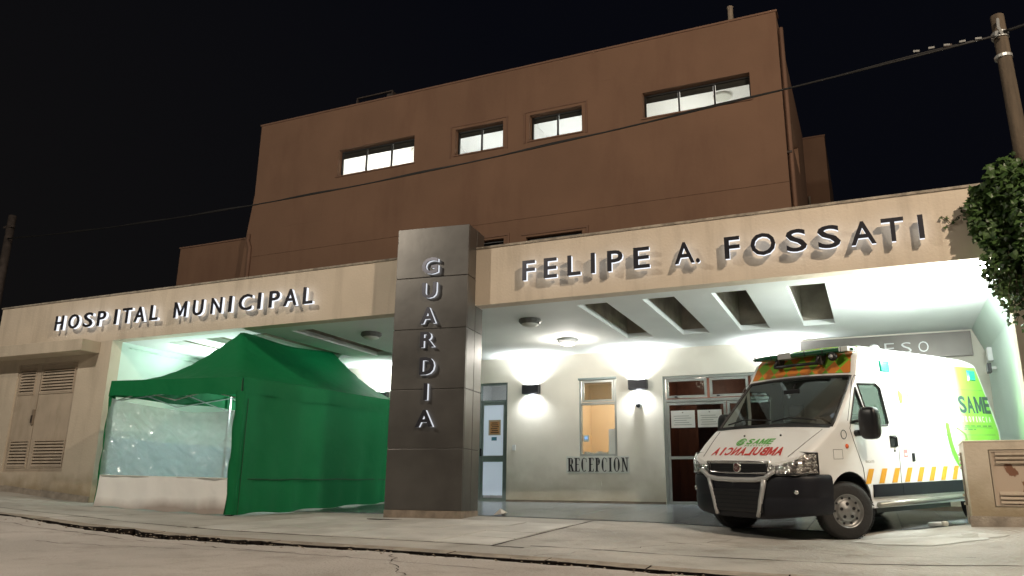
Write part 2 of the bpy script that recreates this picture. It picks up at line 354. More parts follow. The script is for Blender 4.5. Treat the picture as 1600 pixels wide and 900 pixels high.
# ---------------------------------------------------------------- ground
def lin(t, pts):
    if t <= pts[0][0]: return pts[0][1]
    for (a, va), (b, vb) in zip(pts, pts[1:]):
        if t <= b: s = (t-a)/(b-a); s = s*s*(3-2*s)*.4+s*.6; return va+(vb-va)*s
    return pts[-1][1]
KERB = [(-60, 2.4), (-18, .12), (-14, -.14), (-11.2, -.31), (-9.4, -.425), (-7.77, -.50), (-6.3, -.527), (-4.9, -.542), (-3.4, -.571), (-1.5, -.62), (2, -.66), (8, -.68), (30, -.7)]
FACE = [(-60, 2.4), (-18.6, .06), (-17.5, -.01), (-14.7, -.21), (-13, -.26), (-10.9, -.315), (-7.6, -.31), (-6, -.30), (-3, -.34), (-1.9, -.385), (-.4, -.405), (.3, -.35), (1.0, -.25), (2.5, -.22), (30, -.2)]
BACK = [(-60, 2.4), (-18, 0), (-14.7, -.08), (-9, -.08), (-3, -.085), (-1, -.10), (1, -.12), (30, -.12)]
def gz(x, y):
    c, f, b = lin(x, KERB), lin(x, FACE), lin(x, BACK)
    if y < 7.5: return c+(y-7.5)*.045
    if y < 11.6: t = (y-7.5)/4.1; return c+(f-c)*t
    t = min(1, (y-11.6)/4.6); return f+(b-f)*t
def sheet(name, xs, ys, m, dz=0, kind='structure', fn=None):
    vs = []
    for j, y in enumerate(ys):
        for i, x in enumerate(xs):
            yy = fn(x, y, j, len(ys)) if fn else y
            vs.append((x, yy, gz(x, yy)+dz))
    n = len(xs); fs = [(j*n+i, j*n+i+1, (j+1)*n+i+1, (j+1)*n+i) for j in range(len(ys)-1) for i in range(n-1)]
    return tag(mesh(name, vs, fs, m, smooth=True), kind=kind)
def fr(a, b, s): n = int(round((b-a)/s)); return [a+(b-a)*i/n for i in range(n+1)]
xs = [-400, -120, -60, -40]+fr(-30, 12, .12)+[20, 40, 120, 400]
rnd = {}
def jag(x, s, a, sc=1.7):
    return a*(sin(x*sc*3.1+s)*.5+sin(x*sc*7.7+s*2.3)*.3+sin(x*sc*17.3+s*5.1)*.25+sin(x*sc*41+s)*.12)
xs2 = [-400, -120, -60, -40]+fr(-30, 12, .07)+[20, 40, 120, 400]
street = sheet('street', xs2, [-120, -60, -30, -15, -8, -4, -1, 1, 2.5, 4, 5, 5.8, 6.4, 6.9, 7.15, 7.27], M['asphalt'], -.012,
               fn=lambda x, y, j, n: y+(jag(x, 2, .05)+lin(x, [(-12, .19), (-10.2, .16), (-9.4, .02), (-8.2, -.06), (-6.8, .0), (-5.5, .10), (-3, .07), (-1, .12), (2, .15)]) if j == n-1 else 0))
gutter = sheet('gutter', xs, [7.0, 7.2, 7.4, 7.5, 7.6, 7.8], M['gutter'], -.11)
walk = sheet('sidewalk', xs, [7.72, 7.9, 8.3, 8.8, 9.3, 9.8, 10.3, 10.8, 11.2, 11.5, 11.8, 12.4, 13, 14, 15, 16, 17], M['walk'], 0)
# kerb stones, each its own piece, with broken front edges
x = -22.0; k = 0
while x < 9:
    L_ = random.uniform(.85, 1.25); x1 = x+L_-.015; n = 12; vs = []; broken = -9.6 < x < -6.6
    for i in range(n+1):
        xx = x+(x1-x)*i/n; yf = 7.50+jag(xx, 4, .045 if not broken else .11)+(.05 if broken else 0)
        for (yy, dz) in ((yf+.05, -.13), (yf, -.004), (7.725, .001), (7.725, -.09)): vs.append((xx, yy, gz(xx, max(7.5, yy))+dz+.002*(k % 2)))
    fs = [(i*4+j, i*4+(j+1) % 4, (i+1)*4+(j+1) % 4, (i+1)*4+j) for i in range(n) for j in range(4)]+[(0, 1, 2, 3), (n*4+3, n*4+2, n*4+1, n*4)]
    mesh('kerb_stone', vs, fs, None, walk, mats=[M['kerb'], M['gutter']], fm=[0 if j == 1 else 1 for i in range(n) for j in range(4)]+[1, 1]); x += L_; k += 1
# light paving slabs before the pillar, and grey tiles under the canopy
def slab(name, x0, x1, y0, y1, h, m, parent, n=2, b=.006):
    vs = []; q = [(x0+(x1-x0)*i/n, y0+(y1-y0)*j/n) for j in range(n+1) for i in range(n+1)]
    vs = [(a, c, gz(a, c)+h) for a, c in q]; r = [(x0-b, y0-b), (x1+b, y0-b), (x1+b, y1+b), (x0-b, y1+b)]
    fs = [(j*(n+1)+i, j*(n+1)+i+1, (j+1)*(n+1)+i+1, (j+1)*(n+1)+i) for j in range(n) for i in range(n)]
    k = len(vs); vs += [(a, c, gz(a, c)-.01) for a, c in r]
    cn = [0, n, (n+1)**2-1, n*(n+1)]
    e = [[i for i in range(n+1)], [n+(n+1)*j for j in range(n+1)], [(n+1)**2-1-i for i in range(n+1)], [n*(n+1)-(n+1)*j for j in range(n+1)]]
    for s in range(4): fs.append((k+s, k+(s+1) % 4, *reversed(e[s])))
    return mesh(name, vs, fs, m, parent)
for i in range(6):
    for j in range(4):
        x0, y0 = -8.4+i*.73, 8.35+j*.68
        slab('paving_slab', x0+.012, x0+.718, y0+.014, y0+.666, .012+random.uniform(-.003, .004), M['slab'], walk)
floor = sheet('canopy_floor', fr(-14.7, 2.0, .3), [12.0, 13, 14, 15, 16, 16.6], M['grout'], .004)
for i in range(28):
    for j in range(8):
        x0, y0 = -14.7+i*.597, 12.0+j*.575
        slab('floor_tile', x0+.004, x0+.593, y0+.004, y0+.571, .009+random.uniform(0, .0015), M['tile'], floor, n=1, b=.002)
# cracks and poured-concrete joints, thin recessed-looking strips of dirt
def strip(name, pts, wd, m, parent, h=.003):
    vs = []
    for i, (x, y) in enumerate(pts):
        a, c = pts[max(0, i-1)], pts[min(len(pts)-1, i+1)]; dx, dy = c[0]-a[0], c[1]-a[1]; l = sqrt(dx*dx+dy*dy) or 1; w2 = wd*random.uniform(.15, .75)/2
        for s in (-1, 1): X, Y = x-dy/l*w2*s, y+dx/l*w2*s; vs.append((X, Y, gz(X, Y)+h))
    return mesh(name, vs, [(2*i, 2*i+1, 2*i+3, 2*i+2) for i in range(len(pts)-1)], m, parent)
def wander(x0, y0, x1, y1, n, a):
    return [(x0+(x1-x0)*i/n+random.uniform(-a, a), y0+(y1-y0)*i/n+random.uniform(-a, a)) for i in range(n+1)]
strip('joint', wander(-20, 8.28, -8.5, 8.28, 60, .008), .05, M['gutter'], walk); strip('joint', wander(-8.5, 8.31, -3.6, 8.31, 30, .006), .07, M['gutter'], walk); strip('joint', wander(-3.6, 8.5, 4, 8.9, 40, .01), .05, M['gutter'], walk)
strip('joint', wander(-8.43, 8.3, -8.43, 11.1, 14, .006), .05, M['gutter'], walk); strip('joint', wander(-4.0, 8.3, -4.0, 11.9, 14, .006), .06, M['gutter'], walk)
for x in (-17.2, -14.9, -12.9, -10.6): strip('joint', wander(x, 7.75, x+.1, 11.4 if x < -14 or x > -3 else 10.2, 16, .008), .035, M['gutter'], walk)
strip('joint', wander(-6, 11.95, 2.0, 11.95, 30, .006), .05, M['gutter'], walk)
for (x0, y0, x1, y1, n, a, wd) in ((-3.2, 7.8, -1.6, 10.6, 26, .05, .014), (-12.5, 7.8, -11.3, 10.0, 20, .05, .018), (-7.6, 7.75, -6.9, 8.25, 8, .03, .02), (-2.4, 9.7, .8, 9.2, 24, .05, .016)):
    strip('crack', wander(x0, y0, x1, y1, n, a), wd, M['gutter'], walk)
for (x0, y0, x1, y1, n, a, wd) in ((-10.5, 7.05, -3.2, 6.75, 60, .03, .025), (-8.6, 6.2, -5.6, 6.9, 30, .04, .02), (-4.6, 7.2, -3.7, 6.0, 16, .04, .02), (-9.6, 6.4, -8.8, 7.2, 12, .04, .02)):
    strip('crack', wander(x0, y0, x1, y1, n, a), wd, M['gutter'], street, -.008)
# smooth repair patch by the cabinet
pv = []
for i in range(20):
    t = 2*pi*i/20; r = 1+.12*sin(3*t)+.08*sin(7*t); px_, py_ = .45+.75*r*cos(t), 10.65+.42*r*sin(t); pv.append((px_, py_, gz(px_, py_)+.006))
mesh('repair_patch', pv, [tuple(range(20))], M['slab'], walk)

b = MB()
for _ in range(260):
    x = random.uniform(-11, 1); y = 7.42+random.gauss(0, .13); r = random.uniform(.005, .016); z = gz(x, max(y, 7.5))-.02+(0 if y < 7.5 else .012)
    b.add([(x-r, y-r*.8, z), (x+r, y-r*.6, z), (x+r*.7, y+r, z), (x-r*.8, y+r*.7, z), (x, y, z+r*.9)], [(0, 1, 4), (1, 2, 4), (2, 3, 4), (3, 0, 4)])
tag(b.build('gutter_gravel', M['plinth']), kind='stuff')
# ---------------------------------------------------------------- entrance building
F, B, S, TOP = 11.63, 16.6, 3.16, 4.16
ent = thing('hospital_entrance', 'low beige hospital entrance block with a deep lit canopy behind its long fascia', 'building', (-8, F, -.3))
lv = [(-17.60, -17.03, 2.11, 2.64), (-16.82, -15.77, 2.11, 2.64), (-17.50, -16.88, .52, 1.06), (-16.70, -15.75, .52, 1.06)]
wall('facade_wall', -18.57, -14.70, -.6, S, F, F+.25, [(-17.62, -15.66, .40, 2.78)], M['facade'], ent)
wall('fascia', -18.57, 2.6, S, TOP, F, F+.25, [], M['fascia'], ent)
MB().box(-18.6, 2.63, F-.02, F+.27, TOP, TOP+.035).build('coping', M['edge'], ent)
MB().box(-18.57, -14.705, F-.015, F, -.6, -.02).v
b = MB()
for a, c in ((-18.5, -17.4), (-17.4, -16.2), (-16.2, -14.72)):
    b.prism_y([(a, gz(a, F)-.1), (c, gz(c, F)-.1), (c, gz(c, F)+.12), (a, gz(a, F)+.14)], F-.03, F)
b.builds('footing', M['kerb'], ent)
MB().box(-18.6, -15.05, 11.18, F, 2.89, 3.14).build('awning', M['facade'], ent, bevel=.01)
# slots of the ceiling
slots = [(-4.36, -3.84), (-3.24, -2.72), (-2.13, -1.60), (-1.0, -.46), (-13.75, -13.2), (-12.68, -12.16), (-11.55, -11.03), (-10.38, -9.86)]
wall('soffit', -14.7, 2.0, F+.25, B, S, S+.10, [(a, c, 12.22, 15.25) for a, c in slots], M['soffit'], ent, axis='z')
for i, (a, c) in enumerate(slots):
    wb = MB(); z0, z1 = S+.10, S+.85
    wb.box(a-.06, a-.02, 12.1, 15.35, z0, z1); wb.box(c+.02, c+.06, 12.1, 15.35, z0, z1)
    wb.box(a-.02, c+.02, 15.29, 15.34, z0, z1); wb.box(a-.02, c+.02, 12.1, 12.16, z0, z1)
    o = wb.build('skylight_well', M['well'], ent)
    MB().box(a-.06, c+.06, 12.1, 15.35, z1, z1+.05).build('well_cover', M['conc'], o)
    bb = MB()
    for yy in (12.75, 13.6, 14.4): bb.box(a-.02, c+.02, yy, yy+.10, z1-.16, z1-.002)
    bb.builds('well_beam', M['conc'], o)
bt = MB().box(-18.5, 2.5, F+.25, 16.0, TOP-.06, TOP-.02); bt.build('roof_slab', M['conc'], ent)
# back wall with openings
door = (-8.38, -7.645, -.07, 2.60); rec = (-5.90, -5.04, .90, 2.60); dbl = (-4.02, -1.40, -.09, 2.56)
wall('back_wall', -14.7, 2.01, -.3, S, B, B+.2, [door, rec, dbl], M['inner'], ent)
wall('side_wall', F+.25, B, -.4, S, -14.95, -14.70, [], M['side'], ent, axis='x')
wall('side_wall', F+.25, B, -.4, S, 2.01, 2.25, [], M['side'], ent, axis='x')
MB().box(-14.70, -14.692, F+.26, B-.001, -.3, 1.12).build('dado', mat('pale_blue_dado', (.50, .66, .70), .6), ent)
MB().box(1.77, 2.6, F, F+.25, -.5, S).build('corner_pier', M['facade'], ent)
b = MB(); b.v = [(1.83, F+.25, S), (2.009, F+.25, 2.70), (2.009, F+.25, S), (1.83, B, S), (2.009, B, 2.70), (2.009, B, S)]; b.f = [(0, 1, 2), (3, 5, 4), (0, 3, 4, 1), (1, 4, 5, 2), (0, 2, 5, 3)]
b.build('haunch_beam', M['side'], ent)
b = MB()
for a, c in ((-14.7, door[0]), (door[1], dbl[0]), (dbl[1], 2.0)): b.box(a+.002, c-.002, B-.015, B, -.14, -.03)
b.builds('skirting', M['skirt'], ent)
MB().tube([(-7.02, B-.012, 2.52), (-7.02, B-.012, 3.15)], .010, 6).build('conduit', M['inner'], ent)
MB().tube([(-14.68, 12.1, 3.05), (-14.68, 16.5, 3.05)], .014, 6).build('conduit', M['side'], ent)
MB().box(-7.50, -7.42, B-.02, B-.001, 1.05, 1.17).build('switch_box', M['white'], ent)
# conduit between sconces and small sockets
b = MB(); b.box(-4.95, -4.72, B-.012, B, 2.28, 2.42); b.box(-5.52, -5.40, B-.02, B, .28, .38); b.builds('wall_patch', M['inner'], ent)
# rooms behind the openings
def room(x0, x1, y0, y1, z0, z1, m, fl=None, name='room'):
    b = MB(); b.add([(x0, y0, z0), (x1, y0, z0), (x1, y1, z0), (x0, y1, z0), (x0, y0, z1), (x1, y0, z1), (x1, y1, z1), (x0, y1, z1)],
                    [(0, 1, 2, 3), (7, 6, 5, 4), (1, 5, 6, 2), (2, 6, 7, 3), (3, 7, 4, 0)])
    return b.build(name, m, None)
for (x0, x1, m) in ((-9.3, -6.9, M['room']), (-6.5, -4.3, M['peach'])):
    r = room(x0, x1, B+.2, B+2.6, -.08, 2.9, m, name='interior_room'); r.parent = ent; r.matrix_parent_inverse = wm(ent).inverted()
r = room(-4.2, -1.2, B+.2, B+2.2, -.09, 2.9, M['wood'], name='interior_room'); r.parent = ent; r.matrix_parent_inverse = wm(ent).inverted()
# single door
y0 = B+.03
o = frame('door_frame', door[0], door[1], door[2], door[3], y0, y0+.09, .045, M['door_alu'], ent, hb=(2.18,))
MB().box(door[0]+.045, door[1]-.045, y0+.04, y0+.05, 2.205, 2.555).build('transom_pane', M['pglass'], o)
MB().lathe([(.13, 2.86), (.13, 2.89)], c=(-8.0, 17.6, 0)).build('ceiling_lamp', emit('corridor_lamp', (.95, .97, 1), 6), ent)
d = thing('glazed_door', None, None); del d
dl = frame('door', door[0]+.05, door[1]-.05, door[2]+.01, 2.155, y0+.015, y0+.065, .065, M['door_alu'], ent, hb=(.87,))
MB().box(door[0]+.115, door[1]-.115, y0+.02, y0+.06, .80, .94).build('door_rail', M['door_alu'], dl)
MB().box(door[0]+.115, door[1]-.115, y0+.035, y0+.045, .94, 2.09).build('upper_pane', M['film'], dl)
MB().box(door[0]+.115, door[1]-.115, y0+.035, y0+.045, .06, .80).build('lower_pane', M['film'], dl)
MB().box(-8.325, -8.295, y0-.03, y0+.015, .93, 1.10).build('handle', M['dark'], dl)
nt_ = thing('door_notice', 'brown and orange printed notice taped on the upper pane of the white glazed door', 'notice', (-7.99, y0+.02, 1.4))
MB().box(-8.14, -7.83, y0+.026, y0+.034, 1.40, 1.75).build('sheet', mat('beige_notice', (.42, .36, .27), .8), nt_)
MB().box(-8.10, -7.86, y0+.023, y0+.0255, 1.43, 1.71).build('print_panel', mat('orange_notice', (.50, .25, .10), .8), nt_)
b = MB()
for i in range(6): b.box(-8.08+.02*(i % 2), -7.88-.015*(i % 3), y0+.021, y0+.0225, 1.455+i*.043, 1.472+i*.043)
b.builds('text_line', M['print'], nt_)
tag(MB().box(-8.06, -7.93, y0+.026, y0+.034, 1.28, 1.36).build('blue_sticker', mat('blue_sticker', (.05, .18, .26), .6)), 'small dark blue sticker under the brown notice on the white glazed door', 'sticker')
# reception window
y0 = B+.02
wn = frame('window', rec[0], rec[1], rec[2], rec[3], y0, y0+.10, .05, M['alu'], ent, hb=(2.04,))
frame('sash', rec[0]+.07, rec[1]-.06, 2.075, 2.545, y0-.01, y0+.03, .045, M['alu'], wn)
MB().box(rec[0]+.11, rec[1]-.10, y0+.01, y0+.02, 2.12, 2.50).build('upper_pane', M['dglass'], wn)
MB().box(rec[0]+.05, rec[1]-.05, y0+.04, y0+.05, .95, 2.02).build('lower_pane', M['pglass'], wn)
MB().box(rec[0]-.01, rec[1]+.01, y0-.05, y0-.002, 2.56, 2.605).build('drip_rail', M['door_alu'], wn)
MB().box(-5.24, -5.05, y0+.022, y0+.036, .95, 1.48).build('counter_board', M['plate'], wn)
MB().box(rec[0]+.05, rec[1]-.05, y0+.055, y0+.45, .93, .955).build('counter', M['alu'], wn)
b = MB()
for i in range(9): q = random.uniform(.03, .07); xx = -5.83+i*.065; b.box(xx, xx+.055, y0+.1+random.uniform(0, .1), y0+.2, .957, .957+q)
b.builds('counter_item', M['paper'], wn)
o = MB().box(-5.83, -5.70, y0+.052, y0+.075, 1.22, 1.36).build('card_reader', M['white'], wn)
MB().box(-5.80, -5.73, y0+.049, y0+.0515, 1.27, 1.335).build('screen', emit('blue_screen', (.35, .6, 1), 1.0), o)
# double doors
y0 = B+.03
dd = frame('door_frame', dbl[0], dbl[1], dbl[2], dbl[3], y0, y0+.10, .06, M['alu'], ent, bars=(), hb=(2.04,))
for (a, c) in ((-3.94, -3.09), (-3.03, -2.25), (-2.19, -1.47)):
    s_ = frame('transom_sash', a, c, 2.09, 2.49, y0-.012, y0+.03, .05, M['alu'], dd)
    MB().box(a+.05, c-.05, y0+.01, y0+.02, 2.14, 2.44).build('pane', M['dglass'], s_)
    MB().box((a+c)/2-.25, (a+c)/2-.19, y0-.03, y0-.013, 2.10, 2.125).build('catch', M['dark'], s_)
for (a, c) in ((-3.955, -2.72), (-2.70, -1.465)):
    lf = frame('door', a, c, dbl[2]+.02, 2.0, y0+.01, y0+.06, .055, M['alu'], ent, hb=(.86,))
    MB().box(a+.055, c-.055, y0+.03, y0+.04, .89, 1.945).build('upper_pane', M['dglass'], lf)
    MB().box(a+.055, c-.055, y0+.03, y0+.04, dbl[2]+.075, .83).build('lower_pane', M['dglass'], lf)
MB().box(-3.38, -2.9, y0+.35, y0+.39, -.05, 2.0).build('wood_partition', M['wood'], ent)
lab = {0: 'white printed sheet, left one of two taped inside the dark glass double doors', 1: 'white printed sheet, right one taped inside the dark glass doors beside the ambulance mirror'}
for i, (a, c) in enumerate(((-3.87, -3.37), (-3.31, -2.82))):
    t = thing('paper_notice', lab[i], 'notice', ((a+c)/2, y0, 1.47), group='notices on the double doors')
    MB().box(a, c, y0+.020, y0+.026, 1.475, 1.83).build('sheet', M['paper'], t)
    b = MB()
    for k in range(5): b.box(a+.06+.02*(k % 2), c-.07-.05*(k % 3), y0+.017, y0+.0195, 1.53+k*.045, 1.541+k*.045)
    b.box((a+c)/2-.015, (a+c)/2+.015, y0+.017, y0+.0195, 1.775, 1.80); b.builds('text_line', mat('grey_print', (.3, .28, .26), .8), t)
# acceso sign
ac = thing('acceso_sign', 'long brushed metal sign reading ACCESO on the wall behind the ambulance roof', 'sign', (.3, B, 2.9))
MB().box(-1.18, 1.80, B-.07, B-.001, 2.66, 3.12).build('panel', mat('satin_sign_metal', (.20, .18, .165), .4, .5, var=.15, scale=2), ac, bevel=.006)
for i, ch in enumerate('ACCESO'):
    letter(ch, -.45+i*.29, B-.082, 2.77, .20, .010, mat('satin_steel_letter', (.55, .55, .55), .3, .8) if i == 0 else bpy.data.materials['satin_steel_letter'], ac, bold=-.012, w=.17)
# reception plate
rp = thing('reception_sign', 'grey plate with black serif capitals RECEPCION below the reception window', 'sign', (-5.5, B, .7))
MB().box(-6.20, -4.78, B-.012, B-.001, .545, .905).build('plate', M['plate'], rp)
def serif(ch, h, w_, T=.040, t=.013):
    """condensed serif capital as a list of (x,z) polygons"""
    P = []
    def stem(x): P.append([(x-T/2, 0), (x+T/2, 0), (x+T/2, h), (x-T/2, h)]); srf(x, 0); srf(x, h)
    def srf(x, z, k=.034): z0 = z if z < h/2 else z-t; P.append([(x-T/2-k*.6, z0), (x+T/2+k*.6, z0), (x+T/2+k*.6, z0+t), (x-T/2-k*.6, z0+t)])
    def bar(x0, x1, z, q=t): P.append([(x0, z-q/2), (x1, z-q/2), (x1, z+q/2), (x0, z+q/2)])
    def arc(cx, cz, rx, rz, a0, a1, n=16):
        for i in range(n):
            u, v = a0+(a1-a0)*i/n, a0+(a1-a0)*(i+1)/n
            f = lambda a: (t*.7+(T-t*.7)*abs(cos(a))**1.3)
            p = lambda a, s: (cx+(rx-(f(a) if s else 0))*cos(a), cz+(rz-(t if s else 0))*sin(a))
            P.append([p(u, 0), p(v, 0), p(v, 1), p(u, 1)])
    L = -w_/2
    if ch in 'RP': stem(L+T*.8); bar(L+T, 0, h-t/2); bar(L+T, 0, h*.48); arc(-.002, h*.735, w_*.46, h*.265, -pi/2, pi/2)
    if ch == 'R': P.append([(-.01, h*.48), (T-.01, h*.48), (w_/2+.01, 0), (w_/2-T+.01, 0)]); bar(w_/2-T, w_/2+.025, t/2)
    if ch == 'E':
        stem(L+T*.8); bar(L+T, w_*.42, h-t/2); bar(L+T, w_*.30, h*.52); bar(L+T, w_*.48, t/2)
        for z, s in ((h-t, -1), (t, 1)): P.append([(w_*.48, z), (w_*.48-.018, z), (w_*.48-.004, z+s*h*.17), (w_*.48, z+s*h*.17)])
    if ch in 'CO': arc(0, h/2, w_*.52, h*.51, *((.30*pi, 1.70*pi) if ch == 'C' else (0, 2*pi)), n=26)
    if ch == 'C': P.append([(w_*.38, h*.68), (w_*.44, h*.68), (w_*.44, h*.98), (w_*.38, h*.9)])
    if ch == 'I': stem(0)
    if ch == 'N':
        for x in (L+.02, -L-.02): P.append([(x-t*.6, 0), (x+t*.6, 0), (x+t*.6, h), (x-t*.6, h)])
        bar(L-.015, L+.05, t/2); bar(L-.015, L+.04, h-t/2); bar(-L-.055, -L+.015, h-t/2)
        P.append([(L+.005, h), (L+.005+T, h), (-L-.01, 0), (-L-.01-T*.6, 0)])
    return P
for ch, cx, w_ in zip('RECEPCION', (-6.095, -5.945, -5.785, -5.625, -5.475, -5.325, -5.195, -5.055, -4.875), (.125, .115, .125, .115, .11, .125, .05, .13, .135)):
    b = MB()
    for k, p in enumerate(serif(ch, .29, w_)): b.prism_y([(cx+x_, .58+z_) for x_, z_ in p], B-.021-.0004*(k % 5), B-.0125)
    b.build('letter', M['print'], rp)
# sconces
def sconce(x, lab):
    t = thing('wall_sconce', lab, 'wall light', (x, B, 2.40), group='up-and-down wall sconces')
    b = MB(); b.box(-.20, .20, -.15, -.145, -.10, .10); b.box(-.20, -.195, -.145, -.001, -.10, .10); b.box(.195, .20, -.145, -.001, -.10, .10); b.box(-.195, .195, -.02, -.001, -.10, .10)
    b.build('housing', M['dark'], t, local=True)
    MB().box(-.16, .16, -.12, -.04, -.02, .02).build('bulb', emit('sconce_bulb', (.9, .97, 1), 20) if 'sconce_bulb' not in bpy.data.materials else bpy.data.materials['sconce_bulb'], t, local=True)
    for s, e in ((1, 290), (-1, 100)):
        lamp('sconce_lamp', 'SPOT', (x, B-.085, 2.40+s*.06), e, (.93, .98, 1), .05, target=(x, B-.07, 2.40+s*2), spot=2.5, blend=1.0)
sconce(-7.02, 'black wall sconce shining up and down between the glazed door and the reception window')
sconce(-4.53, 'black wall sconce right of the reception window above a small dome camera')
sconce(-1.62, 'black wall sconce lighting the wall hidden above the ambulance windscreen and light bar')
sconce(-11.08, 'wall sconce glowing just left of the dark pillar, above the tent eave')
dc = thing('dome_camera', 'small white dome camera on the wall just under the right sconce', 'camera', (-4.54, B, 1.98))
MB().lathe([(.075, 0), (.07, -.05), (.05, -.06)], 'y', (0, 0, 0)).build('mount', M['white'], dc, True, True)
MB().lathe([(.052, -.03), (.05, -.08), (.035, -.11), (.001, -.12)], 'y', (0, 0, -.02)).build('dome', M['dark'], dc, True, True)
# ceiling lights
def clight(x, y, lab, lit):
    t = thing('ceiling_light', lab, 'ceiling light', (x, y, S), group='round ceiling lights')
    n = 12
    MB().lathe([(.20, -.001), (.21, -.05), (.17, -.09)], n=n).build('rim', M['white'] if lit else mat('grey_lamp_rim', (.12, .12, .11), .5), t, local=True)
    MB().lathe([(.165, -.07), (.15, -.11), (.08, -.135), (.001, -.14)], n=n).build('diffuser', emit('warm_diffuser', (1, .9, .75), 4) if lit else mat('grey_diffuser', (.55, .55, .5), .4), t, True, True)
    if lit: lamp('ceiling_lamp', 'POINT', (x, y, S-.22), 60, (1, .93, .84), .1)
clight(-5.53, 14.91, 'lit round ceiling light near the back wall beside the first ceiling slot', True)
clight(-5.53, 12.94, 'unlit round ceiling light just right of the pillar, nearest the fascia', False)
clight(-8.98, 12.94, 'unlit round ceiling light left of the pillar above the green tent', False)
# flood lamp bodies
def flood(loc, rz, lab):
    t = thing('flood_lamp', lab, 'flood lamp', loc, (0, 0, rz), group='canopy flood lamps')
    MB().box(-.10, .10, -.03, .03, -.08, .08).build('housing', M['dark'], t, local=True, bevel=.006)
    MB().box(-.085, .085, -.034, -.031, -.065, .065).build('lens', mat('flood_lens', (.5, .55, .55), .2) if 'flood_lens' not in bpy.data.materials else bpy.data.materials['flood_lens'], t, local=True)
    MB().box(-.03, .03, .03, .12, -.02, .02).build('bracket', M['alu'], t, local=True)
flood((1.90, 15.6, 2.27), -pi/2, 'small black flood lamp on the right canopy wall above the ambulance rear')
cb = thing('junction_box', 'small white junction box high on the right canopy wall near the flood lamp', 'box', (1.98, 15.9, 2.55))
MB().box(-.05, .028, -.12, .12, -.12, .12).build('case', M['white'], cb, local=True, bevel=.006)
MB().box(-.054, -.0505, -.09, .09, -.09, .09).build('lid', M['plate'], cb, local=True)

# louvred double door in the facade
y0 = F+.03
lf = frame('service_door_frame', -17.62, -15.66, .40, 2.78, y0, y0+.06, .04, M['tan'], ent)
for (a, c, hs) in ((-17.575, -16.86, (lv[0], lv[2])), (-16.84, -15.705, (lv[1], lv[3]))):
    hs2 = [(max(h[0], a+.05), min(h[1], c-.05), h[2], h[3]) for h in hs]
    lfd = wall('service_door', a, c, .445, 2.735, y0+.005, y0+.045, hs2, M['tan'], ent)
    for h in hs2:
        n = 8; dz = (h[3]-h[2])/n
        for i in range(n):
            z = h[2]+dz*i
            MB().add([(h[0], y0-.012, z+.004), (h[1], y0-.012, z+.004), (h[1], y0+.035, z+dz*.85), (h[0], y0+.035, z+dz*.85),
                      (h[0], y0-.012, z+.014), (h[1], y0-.012, z+.014), (h[1], y0+.035, z+dz*.85+.01), (h[0], y0+.035, z+dz*.85+.01)],
                     [(0, 1, 2, 3), (7, 6, 5, 4), (0, 4, 5, 1), (2, 6, 7, 3), (1, 5, 6, 2), (3, 7, 4, 0)]).build('louvre', M['tan'], lfd)
        frame('louvre_rim', h[0]-.025, h[1]+.025, h[2]-.025, h[3]+.02, y0-.012, y0+.004, .024, M['tan'], lfd)
MB().box(-16.92, -16.86, y0-.03, y0+.004, 1.42, 1.75).build('lock_plate', mat('worn_lock_plate', (.32, .26, .20), .5, .3), ent)
MB().box(-16.905, -16.875, y0-.055, y0-.031, 1.46, 1.62).build('door_handle', M['iron'], ent)
MB().box(-17.6, -15.7, y0+.07, y0+.09, .42, 2.76).build('backing_board', M['side2'], ent)

# ---------------------------------------------------------------- raised letter signs
def sign(name, label, chars, yf, ztop_h, led, dz=.0):
    """chars: (char, pixel x, pixel y of letter centre, width m); placed on plane Y = yf"""
    t = thing(name, label, 'sign', (0, 0, 0))
    return t
def rl(t, ch, X, yf, z, h, led, w_, bold=.012, gap=.06):
    bold = .008 if ch in 'MN' else bold
    o = letter(ch, X, yf, z, h, .022, M['letter'], t, bold, w_)
    v, f = glyph(ch, h-.006, gap, bold-.004, (w_-.006) if w_ else None)
    mesh('lit_edge', [(a+X, b+yf+.0225, c+z+.003) for a, b, c in v], f, led, o)
    return o
YL = F-.16
HM = [('H', 92, .26), ('O', 114.6, .34), ('S', 137, .29), ('P', 158, .25), ('I', 180, .07), ('T', 197.5, .27), ('A', 217.5, .30), ('L', 240, .22), ('M', 281, .34), ('U', 308.7, .27), ('N', 337.5, .28), ('I', 359, .07),
      ('C', 382.6, .33), ('I', 404.5, .07), ('P', 428, .25), ('A', 453, .31), ('L', 480.5, .22)]
t = thing('hospital_municipal_sign', 'back-lit steel letters HOSPITAL MUNICIPAL on the fascia left of the pillar', 'sign', (-13, F, 3.6))
for ch, px, w_ in HM:
    X = at(px, 505-(px-92)*.108, YL).x; rl(t, ch, X, YL, 3.465, .325, M['led'], w_)
t = thing('felipe_fossati_sign', 'back-lit dark letters FELIPE A. FOSSATI on the fascia right of the pillar', 'sign', (-2, F, 3.6))
for ch, px, w_ in (('F', 825.5, .22), ('E', 859.5, .225), ('L', 896.5, .22), ('I', 926, .065), ('P', 960.5, .25), ('E', 1002, .255), ('A', 1069, .30), ('.', 1089.6, .06), ('F', 1143.6, .22), ('O', 1191.8, .35), ('S', 1244, .28), ('S', 1295, .30), ('A', 1348, .32), ('T', 1395, .28), ('I', 1439, .065)):
    X = at(px, 423-(px-826)*.115, YL).x; rl(t, ch, X, YL, 3.47, .335, M['led'], w_)

